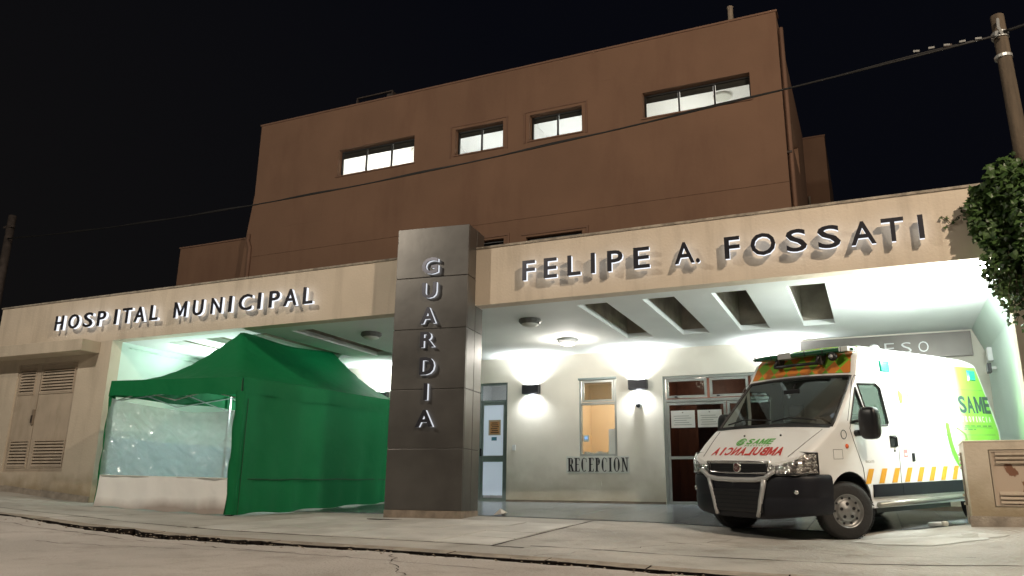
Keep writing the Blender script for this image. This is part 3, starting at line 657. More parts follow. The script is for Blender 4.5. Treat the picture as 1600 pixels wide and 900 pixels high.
# ---------------------------------------------------------------- pillar
pl = thing('metal_clad_pillar', 'tall dark metal-clad pillar standing in front of the fascia, reading GUARDIA', 'pillar', (-6.65, 11.5, -.3))
A_, B_, C_, D_ = Vector((-7.27, 11.12)), Vector((-5.96, 11.28)), Vector((-6.02, 11.98)), Vector((-7.33, 11.82))
def plan(q, s=0):
    u, v = q
    p = A_*(1-u)*(1-v)+B_*u*(1-v)+C_*u*v+D_*(1-u)*v; c = (A_+C_)/2; d = (p-c)
    return (p.x+d.x*s, p.y+d.y*s)
zj = [-.20, .755, 1.71, 2.72, 3.62, 4.52]
for i in range(5):
    z0, z1 = zj[i]+(.006 if i else 0), zj[i+1]-.006
    MB().prism([plan(q) for q in ((0, 0), (1, 0), (1, .045), (0, .045))], z0, z1).build('cladding_panel', M['panel'], pl, bevel=.004)
    MB().prism([plan(q) for q in ((1-.035, .06), (1, .06), (1, .52), (1-.035, .52))], z0, z1).build('cladding_panel', M['panel'], pl, bevel=.004)
    MB().prism([plan(q) for q in ((1-.035, .54), (1, .54), (1, 1), (1-.035, 1))], z0, z1).build('cladding_panel', M['panel'], pl, bevel=.004)
    MB().prism([plan(q) for q in ((0, .06), (.035, .06), (.035, 1), (0, 1))], z0, z1).build('cladding_panel', M['panel'], pl, bevel=.004)
MB().prism([plan(q) for q in ((.012, .016), (.988, .016), (.988, .985), (.012, .985))], -.2, 4.50).build('core', M['panel2'], pl)
MB().prism([plan(q, .004) for q in ((0, 0), (1, 0), (1, 1), (0, 1))], -.5, -.205).build('plinth', M['plinth'], pl)
t = thing('guardia_sign', 'vertical row of raised steel letters GUARDIA down the front of the metal pillar', 'sign', (-6.65, 11.1, 2.5))
for ch, px, py0, py1, wpx in (('G', 675, 400.5, 428.5, 24), ('U', 673.5, 439, 466, 21), ('A', 671.5, 478, 506, 23), ('R', 670.5, 516, 543, 21), ('D', 669.5, 556, 586, 21), ('I', 667.5, 597, 626, 6), ('A', 665.5, 638.5, 668, 25)):
    a, c = at(px-3, py0+1, 11.12), at(px-3, py1-1, 11.12); h = a.z-c.z
    yy = 11.12+.16*((a.x+7.27)/1.31)
    rl(t, ch, a.x, yy-.075, c.z, h*.97, M['led_dim'], wpx/78 if ch != 'I' else .06, .02, .05)
tag(MB().prism([(-7.0+.33*cos(i*pi/12), 10.78+.2*sin(i*pi/12)) for i in range(24)], gz(-6.7, 10.8)-.02, gz(-6.7, 10.8)+.012).build('drain_cover', M['iron']), 'dark round drain cover set in the pavement in front of the pillar base', 'drain cover')
b = MB(); pts = [(0, 0), (.16, -.02), (.22, .08), (.12, .16), (.02, .12)]; X0, Y0 = -5.75, 12.0
b.add([(X0+a, Y0+c, gz(X0, Y0)+.012+.05*((i*7) % 3)/2) for i, (a, c) in enumerate(pts)]+[(X0+.1, Y0+.06, gz(X0, Y0)+.12)], [(0, 1, 5), (1, 2, 5), (2, 3, 5), (3, 4, 5), (4, 0, 5)])
tag(b.build('crumpled_paper', M['paper']), 'crumpled white paper on the floor at the right foot of the pillar', 'litter')

# ---------------------------------------------------------------- upper building
UY = 16.0
up = thing('upper_hospital_block', 'tall terracotta hospital block with lit strip windows rising behind the entrance', 'building', (-8, UY+4, 4))
wins = [(-12.52, -10.13, 8.29, 9.06), (-8.93, -7.60, 8.27, 8.98), (-6.90, -5.56, 8.30, 8.98), (-4.10, -1.73, 8.34, 8.98)]
low = [(-8.21, -7.53, 4.6, 5.93), (-6.96, -5.58, 4.6, 5.87)]
holes = [w_[:4] for w_ in wins]+low
wall('front_wall', -15.33, -1.10, 3.9, 10.30, UY, UY+.25, holes, M['terra'], up)
b = MB(); b.prism_y([(-15.33, 8.3), (-15.33, 3.9), (-15.72, 3.9), (-15.50, 6.95)], UY+.01, UY+3); b.build('buttress', M['terra'], up)
wall('side_wall', UY+.25, 22.6, 3.9, 10.30, -1.35, -1.10, [(17.45, 20.0, 8.05, 8.80)], M['terra'], up, axis='x')
wall('side_wall', UY+.25, 22.6, 3.9, 10.30, -15.33, -15.08, [], M['terra'], up, axis='x')
MB().box(-15.08, -1.35, UY+.25, 22.6, 10.0, 10.1).build('roof_slab', M['conc'], up)
MB().box(-15.36, -1.07, UY-.025, UY+.28, 10.30, 10.345).build('coping', M['terra_trim'], up)
b = MB(); b.box(-15.33, -1.1, UY-.012, UY, 6.34, 6.38); b.build('string_course', M['terra'], up)
wall('low_wing', -18.28, -15.4, 3.9, 7.02, UY+.3, UY+.5, [], M['terra'], up)
MB().box(-18.3, -15.4, UY+.27, UY+.53, 7.02, 7.06).build('coping', M['terra_trim'], up)
o = MB().box(-18.26, -18.0, UY+.5, UY+3, 3.9, 7.0).build('wing_side', M['terra'], up)
b = MB()
for x0, x1, z0, z1 in ((-14.2, -12.9, 7.1, 7.9), (-3.9, -2.2, 5.2, 5.9), (-10.1, -9.4, 4.9, 5.6), (-5.1, -4.6, 9.5, 9.95)):
    b.box(x0, x1, UY-.003, UY, z0, z1)
b.builds('render_patch', M['terra'], up)
# trim frames
b = MB()
for (a, c, z0, z1) in wins[1:3]:
    e = .10
    b.box(a-e-.03, a-e, UY-.02, UY, z0-.05, z1+e); b.box(c+e, c+e+.03, UY-.02, UY, z0-.05, z1+e); b.box(a-e, c+e, UY-.02, UY, z1+e-.03, z1+e)
for (a, c, z0, z1) in low:
    e = .10; b.box(c+e, c+e+.05, UY-.02, UY, 4.2, z1+e); b.box(a-e, c+e, UY-.02, UY, z1+e-.05, z1+e)
b.builds('window_trim', M['terra_trim'], up)
spec = [((1, .99, .95), 150, 3, .19, (1, 1, .97)), ((.97, 1, 1), 50, 2, .15, (1, 1, 1)), ((.97, 1, 1), 46, 2, .15, (1, 1, 1)), ((1, .99, .93), 50, 3, .20, (1, 1, 1))]
for (a, c, z0, z1), (lc, pw, nb, bl, _), lx in zip(wins, spec, (2.2, .8, .4, 1.0)):
    yg = UY+.16
    wf = frame('window', a+.005, c-.005, z0+.005, z1-.005, yg, yg+.06, .035, M['bframe'], up, bars=[a+(c-a)*i/nb for i in range(1, nb)])
    for i in range(nb):
        p0, p1 = a+(c-a)*i/nb+.03, a+(c-a)*(i+1)/nb-.03
        MB().box(p0, p1, yg+.025, yg+.033, z0+.04, z1-.04).build('pane', M['pglass'], wf)
        MB().box(p0, p1, yg+.04, yg+.055, z1-.04-bl*(z1-z0)/.7*.75, z1-.04).build('blind', M['blind'], wf)
    MB().box(a-.03, c+.03, UY-.03, UY+.155, z0-.03, z0+.003).build('sill', M['terra_trim'], wf)
    r = room(a-lx, c+.35, UY+.26, UY+3.6, z0-1.0, z1+.42, M['room'], name='lit_room'); r.parent = up; r.matrix_parent_inverse = wm(up).inverted()
    lamp('room_light', 'POINT', ((a+c)/2-lx*.5, UY+1.7, z0-.3), pw, lc, .2)
    bl_ = MB(); bl_.lathe([(.22, 0), (.22, -.05), (.2, -.06)], c=((a+c)/2+.35, UY+1.6, z1+.419)); bl_.build('ceiling_fixture', M['plate'], up)
for (a, c, z0, z1) in low:
    wf = frame('window', a+.005, c-.005, z0, z1-.005, UY+.12, UY+.18, .04, M['bframe'], up, hb=(z1-.12,))
    MB().box(a+.04, c-.04, UY+.14, UY+.15, z0+.04, z1-.04).build('pane', M['dglass'], wf)
    MB().box(a-.1, c+.1, UY+.26, UY+.28, z0-.1, z1+.1).build('backing_board', M['side2'], wf)
MB().box(-1.33, -1.30, 17.5, 19.95, 8.1, 8.75).build('side_window_glow', emit('lit_side_window', (1, .9, .72), .55), up)  # glowing sheet stands in for the lit room behind the side window
MB().tube([(-1.03, UY+.12, 3.9), (-1.03, UY+.12, 9.95)], .05).build('drainpipe', M['terra_trim'], up, True)
MB().box(-1.10, -1.0, UY+.05, UY+.19, 7.0, 7.04).build('pipe_clip', M['iron'], up)
MB().tube([(-15.28, UY-.03, 4.0), (-15.28, UY-.03, 6.6), (-15.36, UY-.05, 6.8), (-15.36, UY-.03, 7.0)], .05).build('drainpipe', M['terra_trim'], up, True)
MB().tube([(-2.11, UY+.5, 10.0), (-2.11, UY+.5, 10.95), (-2.11, UY+.5, 11.0)], [.06, .06, .075]).build('vent_pipe', M['plinth'], up)
ru = thing('rooftop_unit', 'dark rooftop frame unit standing on the left part of the upper roof edge', 'roof equipment', (-11.9, 16.7, 10.3))
frame('frame', -12.5, -11.3, 10.25, 10.92, 16.6, 16.66, .03, M['iron'], ru); MB().box(-11.55, -11.3, 16.7, 17.2, 10.1, 10.90).build('casing', M['iron'], ru)
rb = thing('rear_hospital_block', 'dark reddish block standing further back beyond the right end of the upper building', 'building', (-.9, 28, 5))
wall('front_wall', -2.2, -.63, 3, 12.62, 28, 28.3, [], M['terra'], rb); wall('side_wall', 28.3, 34, 3, 12.62, -.9, -.63, [], M['terra'], rb, axis='x')
MB().box(-2.2, -.61, 27.97, 28.32, 12.62, 12.68).build('coping', M['terra_trim'], rb)
MB().tube([(-1.3, 27.93, 3), (-1.3, 27.93, 10.4)], .04).build('drainpipe', M['plinth'], rb, True)

# ---------------------------------------------------------------- green tent
TX0, TX1, TY0, TY1 = -12.87, -9.70, 10.30, 16.25
def tb(x, y):                                        # height of the frame base above datum, tent follows the ground
    u = (x-TX0)/(TX1-TX0); v = (y-TY0)/(TY1-TY0); return .0-.075*u+.17*v
te = thing('green_gazebo_tent', 'green pop-up tent with a clear plastic front window filling the left canopy bay', 'tent', (-11.3, 10.3, -.3))
EZ = 2.00; PKH = 1.12
peaks = (TY0+1.5, TY1-1.45)
def roof(u, v, skew=0):
    x, y = TX0+(TX1-TX0)*u, TY0+(TY1-TY0)*v
    hx = 1-abs(2*u-1)
    hy = min(1, (y-TY0)/1.5, (TY1-y)/1.45)
    d = min(hx, hy); e = max(hx, hy)
    h = PKH*(.12*d+.88*d**1.95)
    h -= .05*sin(pi*min(1, d))*(sin(pi*e) if e < 1 else 0)
    if hy >= 1 and d > .6: m_ = (y-peaks[0])/(peaks[1]-peaks[0]); h -= .07*sin(pi*m_)**2*(d-.6)/.4
    return (x, y, tb(x, y)+EZ+h)
nu = 48; vsn = fr(0, 1, 1/48)
grid('roof_canopy', 48, 60, roof, M['green'], te)
def val(x0, y0_, x1, y1_, name, n=30):
    def f(s, t_):
        x = x0+(x1-x0)*s; y = y0_+(y1_-y0_)*s
        sag = .012*sin(s*pi*9)+.02*sin(s*pi*3)
        nx, ny = (0, -1) if y0_ == y1_ and y0_ < 12 else ((0, 1) if y0_ == y1_ else ((1, 0) if x0 > -11 else (-1, 0)))
        o_ = .015+.02*(1-t_)*(1+sin(s*23)*.7)
        return (x+nx*o_, y+ny*o_, tb(x, y)+EZ+.012-.29*(1-t_)+.015*sin(s*pi*6)*(1-t_))
    return grid(name, n, 4, f, M['green'], te)
val(TX0, TY0, TX1, TY0, 'valance'); val(TX1, TY0, TX1, TY1, 'valance', 60); val(TX0, TY0, TX0, TY1, 'valance', 60); val(TX0, TY1, TX1, TY1, 'valance')
for x, y in ((TX0, TY0), (TX1, TY0), (TX0, 13.3), (TX1, 13.3), (TX0, TY1), (TX1, TY1)):
    xi = x+(.045 if x == TX0 else -.045); yi = y+(.045 if y < 12 else (-.045 if y > 15 else 0))
    lg = MB().box(xi-.02, xi+.02, yi-.02, yi+.02, gz(x, y)+.01, tb(x, y)+EZ-.02).build('leg', M['gal'], te)
    MB().box(xi-.05, xi+.05, yi-.05, yi+.05, gz(x, y)+.001, gz(x, y)+.012).build('foot_plate', M['iron'], lg)
# green sleeves round front legs
for x in (TX0, TX1):
    n_ = 10
    def slv(s, t_, x=x):
        a = s*2*pi; r = .055+.012*sin(t_*19+a*2); cx = x+(.03 if x == TX0 else -.03)
        if x == TX1: r += .035
        z = gz(x, TY0)+.02+(tb(x, TY0)+EZ-.25-gz(x, TY0))*t_
        return (cx+r*cos(a)*1.1, TY0+.03+r*sin(a)*.8, z)
    grid('leg_sleeve', 12, 20, slv, M['green'], te)
# scissor trusses
def truss(p, q, name='truss_bar', n=2):
    p, q = Vector(p), Vector(q)
    for i in range(n):
        a = p.lerp(q, i/n); c = p.lerp(q, (i+1)/n); m_ = (a+c)/2
        up_, dn = Vector((0, 0, -.05)), Vector((0, 0, -.36))
        MB().tube([a+up_, c+dn], .011, 6).build(name, M['gal'], te); MB().tube([a+dn, c+up_], .011, 6).build(name, M['gal'], te)
E = lambda x, y: (x, y, tb(x, y)+EZ)
truss(E(TX0+.06, TY0+.06), E(TX1-.06, TY0+.06)); truss(E(TX1-.06, TY0+.06), E(TX1-.06, 13.3)); truss(E(TX1-.06, 13.3), E(TX1-.06, TY1-.06))
truss(E(TX0+.06, TY0+.06), E(TX0+.06, 13.3)); truss(E(TX0+.06, 13.3), E(TX0+.06, TY1-.06)); truss(E(TX0+.06, TY1-.06), E(TX1-.06, TY1-.06))
cx = (TX0+TX1)/2
for y in peaks:
    MB().tube([(cx, y, tb(cx, y)+EZ+.1), (cx, y, tb(cx, y)+EZ+PKH-.03)], .02).build('centre_pole', M['gal'], te)
for a, c in (((TX0+.06, TY0+.06), (cx, peaks[0])), ((TX1-.06, TY0+.06), (cx, peaks[0])), ((TX0+.06, 13.3), (cx, 13.3)), ((TX1-.06, 13.3), (cx, 13.3)), ((cx, peaks[0]), (cx, peaks[1]))):
    MB().tube([(a[0], a[1], tb(*a)+EZ-.05), (c[0], c[1], tb(*c)+EZ+.25)], .012, 6).build('truss_bar', M['gal'], te)
# side wall
def sw(s, t_):
    y = TY0+.02+(TY1-TY0-.04)*s; z0 = gz(TX1, y)+.012; z1 = tb(TX1, y)+EZ-.15
    o_ = .012*sin(s*38)+.02*sin(s*9+1)+.03*(1-t_)**2*sin(s*57)
    return (TX1+.004+o_, y, z0+(z1-z0)*t_+(.03*sin(s*14)**2 if t_ == 0 else 0))
grid('side_wall', 90, 16, sw, M['green'], te)
MB().tube([(TX1+.035, TY0+.1+(TY1-TY0-.2)*i/30, .24+.15*i/30+.006*sin(i)) for i in range(31)], .012, 6).build('wall_seam', M['greend'], te)
MB().tube([(TX1+.05, TY0+.12, gz(TX1, TY0)+.02+i*.1) for i in range(20)], .008, 6).build('wall_seam', M['greend'], te)
# front: tarpaulin skirt and clear window
def skf(s, t_):
    x = TX0+.05+(TX1-TX0-.12)*s; z0 = gz(x, TY0)+.006+.02*sin(s*11)**2; z1 = .30-.05*s
    o_ = (.014*sin(s*34)+.018*sin(s*13+2))*(1.1-t_)+.03*(1-t_)**3
    return (x, TY0-.015-o_, z0+(z1-z0)*t_)
grid('tarpaulin_skirt', 90, 10, skf, M['skirtcloth'], te)
def wnf(s, t_):
    x = TX0+.05+(TX1-TX0-.12)*s; z0 = .30-.05*s; zt = 1.70-.34*min(1, s*1.45)**.8
    o_ = .02*sin(s*9+t_*3)+.012*sin(s*23+t_*11)
    o_ += .004*sin(s*61+t_*9+sin(t_*17)*2)*sin(t_*31+s*13)+.003*sin(t_*47+s*29+sin(s*21)*2)
    return (x, TY0-.012-o_, z0+(zt-z0)*t_)
grid('clear_window', 110, 60, wnf, M['plastic'], te)
MB().tube([wnf(s/30, 0) for s in range(31)], .010, 6).build('window_hem', M['plate'], te)
# straps and small hanging things inside
MB().tube([(-10.62, 11.9, 1.75), (-10.66, 11.9, 1.2), (-10.85, 11.9, .35)], .014, 6).build('hanging_strap', M['gasket'], te)
MB().tube([(-10.35, 11.5, 1.75), (-10.36, 11.5, 1.25), (-10.33, 11.5, 1.05)], .014, 6).build('hanging_strap', M['gasket'], te)
ht = thing('plastic_chair', 'dim chair standing inside the tent behind the clear plastic window', 'chair', (-10.1, 12.6, -.22))
MB().box(-.22, .22, -.2, .22, .42, .46).build('seat', M['blind'], ht, local=True, bevel=.01)
MB().box(-.2, .2, .18, .22, .5, .86).build('backrest', M['blind'], ht, local=True, bevel=.015)
for a in (-.19, .19):
    for c in (-.17, .2): MB().tube([(a, c, .02), (a*.95, c*.98, .43 if c < 0 else .8)], .015, 6).build('leg', M['gal'], ht, local=True)

# ---------------------------------------------------------------- utility cabinet on the right
uc = thing('utility_cabinet', 'low tan masonry cabinet with scraped louvred metal door in front of the ambulance rear', 'cabinet', (1.5, 11.5, -.25))
CX0 = 1.0
wall('body', CX0+.01, 3.2, -.6, .76, 11.58, 11.9, [(1.27, 2.35, -.02, .67)], M['facade'], uc)
MB().box(CX0+.005, 3.2, 11.575, 12.255, .76, .785).build('top_slab', M['facade'], uc, bevel=.008)
wall('end_wall', 11.92, 12.25, -.6, .76, CX0+.01, CX0+.1, [(11.98, 12.18, .0, .66)], M['tan'], uc, axis='x')
MB().box(CX0+.1, 3.2, 12.2, 12.25, -.6, .76).build('back_wall', M['facade'], uc)
MB().box(CX0-.02, 3.2, 11.55, 11.578, -.5, -.13).build('base', M['kerb'], uc)
cd = MB().box(1.28, 2.34, 11.60, 11.62, -.01, .66).build('cabinet_door', M['rust'], uc)
frame('door_rim', 1.28, 2.34, -.01, .66, 11.585, 11.598, .02, M['tan'], cd)
for (z0, n) in ((.50, 3), (.02, 3)):
    for i in range(n):
        z = z0+i*.05; MB().add([(1.34, 11.60, z+.035), (2.28, 11.60, z+.035), (2.28, 11.57, z), (1.34, 11.57, z), (1.34, 11.60, z+.045), (2.28, 11.60, z+.045), (2.28, 11.57, z+.012), (1.34, 11.57, z+.012)],
                               [(0, 1, 2, 3), (7, 6, 5, 4), (0, 4, 5, 1), (2, 6, 7, 3), (1, 5, 6, 2), (3, 7, 4, 0)]).build('louvre', M['tan'], cd)
for (z0, n) in ((.46, 4), (.0, 3)):
    for i in range(n): MB().box(CX0-.012, CX0+.02, 11.96, 12.2, z0+i*.055, z0+i*.055+.03).build('louvre', M['tan'], uc)

# ---------------------------------------------------------------- poles and wire
up1 = thing('utility_pole', 'weathered utility pole at the right edge rising behind the ivy, with the overhead cable', 'utility pole', (2.05, 11.25, -.3))
MB().tube([(2.12, 11.1, -.5), (2.08, 11.12, 3), (2.03, 11.15, 6.36)], [.12, .10, .082], 14).build('shaft', M['pole'], up1, True)
MB().tube([(2.03, 11.15, 6.02), (2.03, 11.15, 6.10)], [.104, .104], 14).build('clamp_band', M['gal'], up1)
MB().tube([(2.03, 11.15, 5.72), (2.03, 11.15, 5.76)], [.106, .106], 14).build('clamp_band', M['gal'], up1)
MB().tube([(2.01, 11.03, 6.25), (1.99, 10.96, 6.1), (2.03, 11.0, 6.0)], .02, 6).build('hook', M['gal'], up1)
up2 = thing('utility_pole', 'dark utility pole at the far left edge carrying the other end of the cable', 'utility pole', (-22.75, 14, 0))
MB().tube([(-22.75, 14, 0), (-22.72, 14, 7.9)], [.15, .11], 10).build('shaft', M['iron'], up2, True)
MB().box(-22.9, -22.5, 13.9, 13.94, 7.5, 7.56).build('bracket', M['iron'], up2)
cw = thing('overhead_cable', 'dark overhead cable strung across the facade between the two poles', 'cable', (-10, 12, 6.5))
a, c = Vector((1.95, 11.05, 6.02)), Vector((-22.6, 13.9, 7.14)); pts = []
for i in range(61):
    s = i/60; p = a.lerp(c, s); p.z -= .42*4*s*(1-s)*1.0; pts.append(p)
MB().tube(pts, .014, 6).build('wire', M['cable'], cw, True)
MB().tube([p+Vector((0, .012*cos(i*.9), .012+.012*sin(i*.9))) for i, p in enumerate(pts)], .011, 5).build('wire', M['cable'], cw, True)
b = MB()
for i in range(5):
    q = a.lerp(c, .006+i*.0075); q2 = a.lerp(c, .009+i*.0075); b.tube([q+Vector((0, -.02, .01*(i % 2))), q2+Vector((0, -.02, .012))], .015, 6)
b.builds('cable_clamp', M['gal'], cw)
q = a.lerp(c, .022); MB().lathe([(.018, -.05), (.03, 0), (.018, .05)], 'x', tuple(q), 10).build('insulator', M['iron'], cw, True)
MB().tube([(2.0, 11.05, 6.05), (6, 10.8, 6.6), (14, 10.2, 7.2)], .02, 6).build('wire', M['cable'], cw, True)

# ---------------------------------------------------------------- ivy
iv = thing('ivy', 'dark green ivy climbing over the right end of the fascia and hanging into the canopy', 'ivy', (1.9, 11.4, 3))
lm = mat('ivy_leaf', (.075, .135, .035), .45, col2=(.018, .045, .012), scale=9, spec=.4)
stems = MB(); vs = []; fs = []
def leaf(p, s):
    n = Vector((random.uniform(-.8, .5), random.uniform(-1, -.2), random.uniform(-.2, .9))).normalized()
    t_ = Vector((random.uniform(-1, 1), random.uniform(-.3, .3), random.uniform(-1.2, .1))); t_ = (t_-n*t_.dot(n)).normalized(); q = n.cross(t_)
    k = len(vs)
    for a, c, d in ((0, 0, 0), (.35, .52, -.06), (.62, .30, -.02), (1, 0, -.10), (.62, -.30, -.02), (.35, -.52, -.06), (.5, 0, .05)): vs.append(tuple(p+t_*a*s+q*c*s+n*d*s))
    fs.extend([(k, k+1, k+6), (k+1, k+2, k+6), (k+2, k+3, k+6), (k+3, k+4, k+6), (k+4, k+5, k+6), (k+5, k, k+6)])
def clump(c, r, n, s=.085):
    for _ in range(n):
        d = Vector((random.gauss(0, 1), random.gauss(0, 1), random.gauss(0, 1))).normalized()*random.random()**.4
        leaf(Vector(c)+Vector((d.x*r[0], d.y*r[1], d.z*r[2])), s*random.uniform(.5, 1.5))
for c, r, n in (((1.90, 11.15, 4.02), (.30, .25, .34), 900), ((2.25, 11.0, 3.6), (.45, .25, .75), 1150), ((1.62, 11.36, 3.66), (.26, .18, .48), 900), ((1.66, 11.35, 2.95), (.22, .15, .34), 260), ((2.15, 10.95, 2.9), (.35, .2, .5), 330), ((1.98, 11.35, 3.9), (.36, .28, .46), 1300), ((2.35, 11.3, 3.6), (.60, .34, .70), 1700), ((1.95, 11.4, 3.45), (.30, .22, .42), 700), ((2.35, 11.35, 3.0), (.5, .3, .55), 600),
                ((1.82, 11.42, 3.02), (.30, .16, .32), 190), ((1.98, 11.4, 2.75), (.30, .15, .25), 260), ((2.3, 11.3, 2.55), (.34, .22, .45), 240), ((1.72, 11.45, 2.72), (.16, .1, .12), 70)):
    clump(c, r, n)
for _ in range(26):
    x0 = random.uniform(1.6, 2.3); z = random.uniform(2.5, 3.1); p = Vector((x0, 11.2, z)); L_ = random.uniform(.2, .6); pp = [p.copy()]
    for i in range(int(L_/.05)):
        p += Vector((random.uniform(-.02, .02), random.uniform(-.012, .012), -.05)); pp.append(p.copy()); leaf(p+Vector((random.uniform(-.03, .03), 0, 0)), random.uniform(.05, .085))
        if random.random() < .5: leaf(p+Vector((random.uniform(-.05, .05), 0, 0)), random.uniform(.04, .07))
    stems.tube(pp, .004, 4)
for path in ([(1.55, 3.72), (1.42, 3.80), (1.30, 3.76), (1.22, 3.66), (1.10, 3.62)], [(1.5, 3.55), (1.44, 3.66), (1.36, 3.82), (1.34, 3.9)], [(1.22, 3.66), (1.16, 3.75), (1.10, 3.79)], [(1.6, 3.3), (1.52, 3.45), (1.5, 3.6), (1.55, 3.72)]):
    pp = [Vector((x, F-.02, z)) for x, z in path]; stems.tube(pp, .005, 4)
    for a, c in zip(pp, pp[1:]):
        for s in (.1, .4, .7, .95):
            if random.random() < .8: leaf(a.lerp(c, s)+Vector((0, -.01, random.uniform(-.02, .02))), random.uniform(.035, .06))
for _ in range(12):
    x0 = random.uniform(1.9, 2.5); stems.tube([(x0+random.uniform(-.1, .1), 11.35, -.2), (x0, 11.4, 1.2), (x0+random.uniform(-.2, .2), 11.4, 2.4), (x0-.2, 11.4, 3.4)], .012, 5)
tag(mesh('foliage', vs, fs, lm, iv), kind='stuff')
stems.build('stem', M['pole'], iv)

# ---------------------------------------------------------------- ambulance
VP = mat('white_van_paint', (.82, .83, .82), .28, coat=.5, var=.03, scale=1.5)
VB = mat('dark_bumper_plastic', (.007, .008, .013), .5, bump=.05, bscale=60, spec=.35)
VS = mat('silver_plastic', (.50, .51, .51), .35, .35)
VG = glass('tinted_windscreen', (.55, .60, .58), .03)
VG2 = glass('cab_side_glass', (.50, .60, .58), .10, .08)
BLK = mat('van_black', (.010, .011, .013), .35)
CHR = mat('chrome', (.75, .75, .75), .18, 1)
TYR = mat('tyre_rubber', (.022, .021, .02), .8, bump=.3, bscale=30)
RIM = mat('silver_wheel', (.30, .30, .29), .4, .6, var=.2, scale=10)
LIME = mat('lime_vinyl', (.16, .52, .05), .35)
LIMED = mat('green_vinyl_text', (.10, .42, .06), .35)
RED = mat('red_vinyl', (.50, .025, .02), .35)
AMB = mat('amber_vinyl', (.70, .34, .03), .35)
INK = mat('dark_vinyl_text', (.03, .06, .06), .4)
TEAL = mat('teal_lens', (.01, .36, .24), .12, emit=(.02, .8, .55), es=.10, coat=.6)
LBG = mat('green_lightbar_lens', (.01, .09, .04), .10, coat=.8)
AIN = mat('dark_cab_trim', (.035, .037, .037), .7)
SEAT = mat('grey_seat_fabric', (.10, .11, .11), .9)
van = thing('ambulance', 'white high-roof ambulance van with lime green rear panels and amber side stripes parked nose out', 'ambulance',
            (-1.166, 11.572, -.407), (-.037, .052, -2.144))
def ll(t, pts):
    if t <= pts[0][0]: return pts[0][1]
    for (a, va), (b_, vb) in zip(pts, pts[1:]):
        if t <= b_: return va+(vb-va)*(t-a)/(b_-a)
    return pts[-1][1]
TT = [(-3.85, 2.38), (-3.6, 2.41), (-3.3, 2.425), (-1.0, 2.49), (-.82, 2.485), (-.72, 2.45), (-.60, 2.35), (-.45, 2.05), (.18, 1.39), (.24, 1.365), (.50, 1.20), (.66, 1.09), (.78, 1.01), (.86, .955), (.90, .93)]
WW = [(-3.85, .985), (-.3, 1.0), (.1, .99), (.3, .98), (.5, .96), (.66, .925), (.78, .87), (.84, .80), (.88, .70), (.90, .62)]
T = lambda x: ll(x, TT)
def Wd(x, z):
    k = ll(x, [(-2.6, .085), (-.6, .125), (1, .13)]); wv = ll(x, WW)
    if z > 1.30: wv -= k*(z-1.30)+.02*(z-1.3)**2
    if z < .55: wv -= .03*(.55-z)/.2
    return wv
def RR(x): return ll(x, [(-3.8, .10), (-1.2, .12), (-.8, .10), (-.45, .075), (.18, .05), (.6, .09), (.9, .04)])
st = [-3.85]+fr(-3.8, -1.1, .15)+[-1.0, -.9, -.82, -.77, -.72, -.66, -.60, -.53, -.45, -.35, -.2, -.05, .08, .18, .24, .32, .4, .5, .58, .66, .72, .78, .82, .86, .88, .90]
NS, NC, NT = 14, 6, 8
def section(x):
    zt = T(x); r = RR(x); p = []; zl = .36; zc = zt-r
    for i in range(NS+1):
        z = zl+(zc-zl)*i/NS; p.append((Wd(x, z), z))
    yc = Wd(x, zc)-r
    for i in range(1, NC+1):
        a = pi/2*i/NC; p.append((yc+r*cos(a), zc+r*sin(a)))
    cr = .045 if x < -.5 else .03
    for i in range(1, NT+1):
        u = 1-i/NT; p.append((yc*u, zt+cr*(1-u*u)*min(1, yc)))
    q = p+[(-y, z) for y, z in p[-2::-1]]
    return q
vs, fs, NP = [], [], 0
for x in st:
    s = section(x); NP = len(s)
    for y, z in s:
        xx = x
        if x < -3.2: xx = x+max(0, z-1.35)*.30*(-3.2-x)/.65
        if x > .42 and z < .80: q_ = min(1, (x-.42)/.2); y *= 1-.05*q_; xx -= .035*q_
        vs.append((xx, y, z))
iT0, iT1 = NS+NC, NP-1-(NS+NC)
for i in range(len(st)-1):
    for j in range(NP-1):
        if -.451 <= st[i] and st[i+1] <= .181 and iT0 <= j < iT1: continue       # windscreen opening
        a = i*NP+j; fs.append((a, a+1, a+NP+1, a+NP))
fs.append(tuple(range(NP))[::-1]); k = (len(st)-1)*NP; fs.append(tuple(k+j for j in range(NP)))
body = mesh('body', vs, fs, VP, None, True, True)
md = body.modifiers.new('s', 'SOLIDIFY'); md.thickness = .03; md.offset = -1
win_poly = [(-.455, 1.95), (-.86, 1.96), (-.945, 1.90), (-.965, 1.44), (-.93, 1.405), (-.52, 1.39), (-.52, 1.60)]
qtr_poly = [(-.395, 1.90), (-.47, 1.60), (-.47, 1.405), (-.13, 1.425)]
cut = MB(); cut.prism_y(win_poly, -1.3, 1.3); cut.prism_y(qtr_poly, -1.3, 1.3)
for xw in (0, -3.22):
    arch = [(xw+.43*cos(pi*i/16), .40+.43*sin(pi*i/16)) for i in range(17)]+[(xw-.43, .2), (xw+.43, .2)]
    cut.prism_y(arch, .62, 1.3); cut.prism_y(arch, -1.3, -.62)
co = cut.build('cutter', VP, None)
bo = body.modifiers.new('b', 'BOOLEAN'); bo.object = co; bo.operation = 'DIFFERENCE'; bo.solver = 'EXACT'; bo.use_self = False
dg = bpy.context.evaluated_depsgraph_get(); dg.update()
me = bpy.data.meshes.new_from_object(body.evaluated_get(dg)); body.modifiers.clear(); body.data = me
for p in me.polygons: p.use_smooth = True
me.set_sharp_from_angle(angle=radians(32)) if hasattr(me, 'set_sharp_from_angle') else None
bpy.data.objects.remove(co)
body.parent = van
V = dict(parent=van, local=True)
def vside(x, z, off=.004): return (x, Wd(x, z)+off, z)
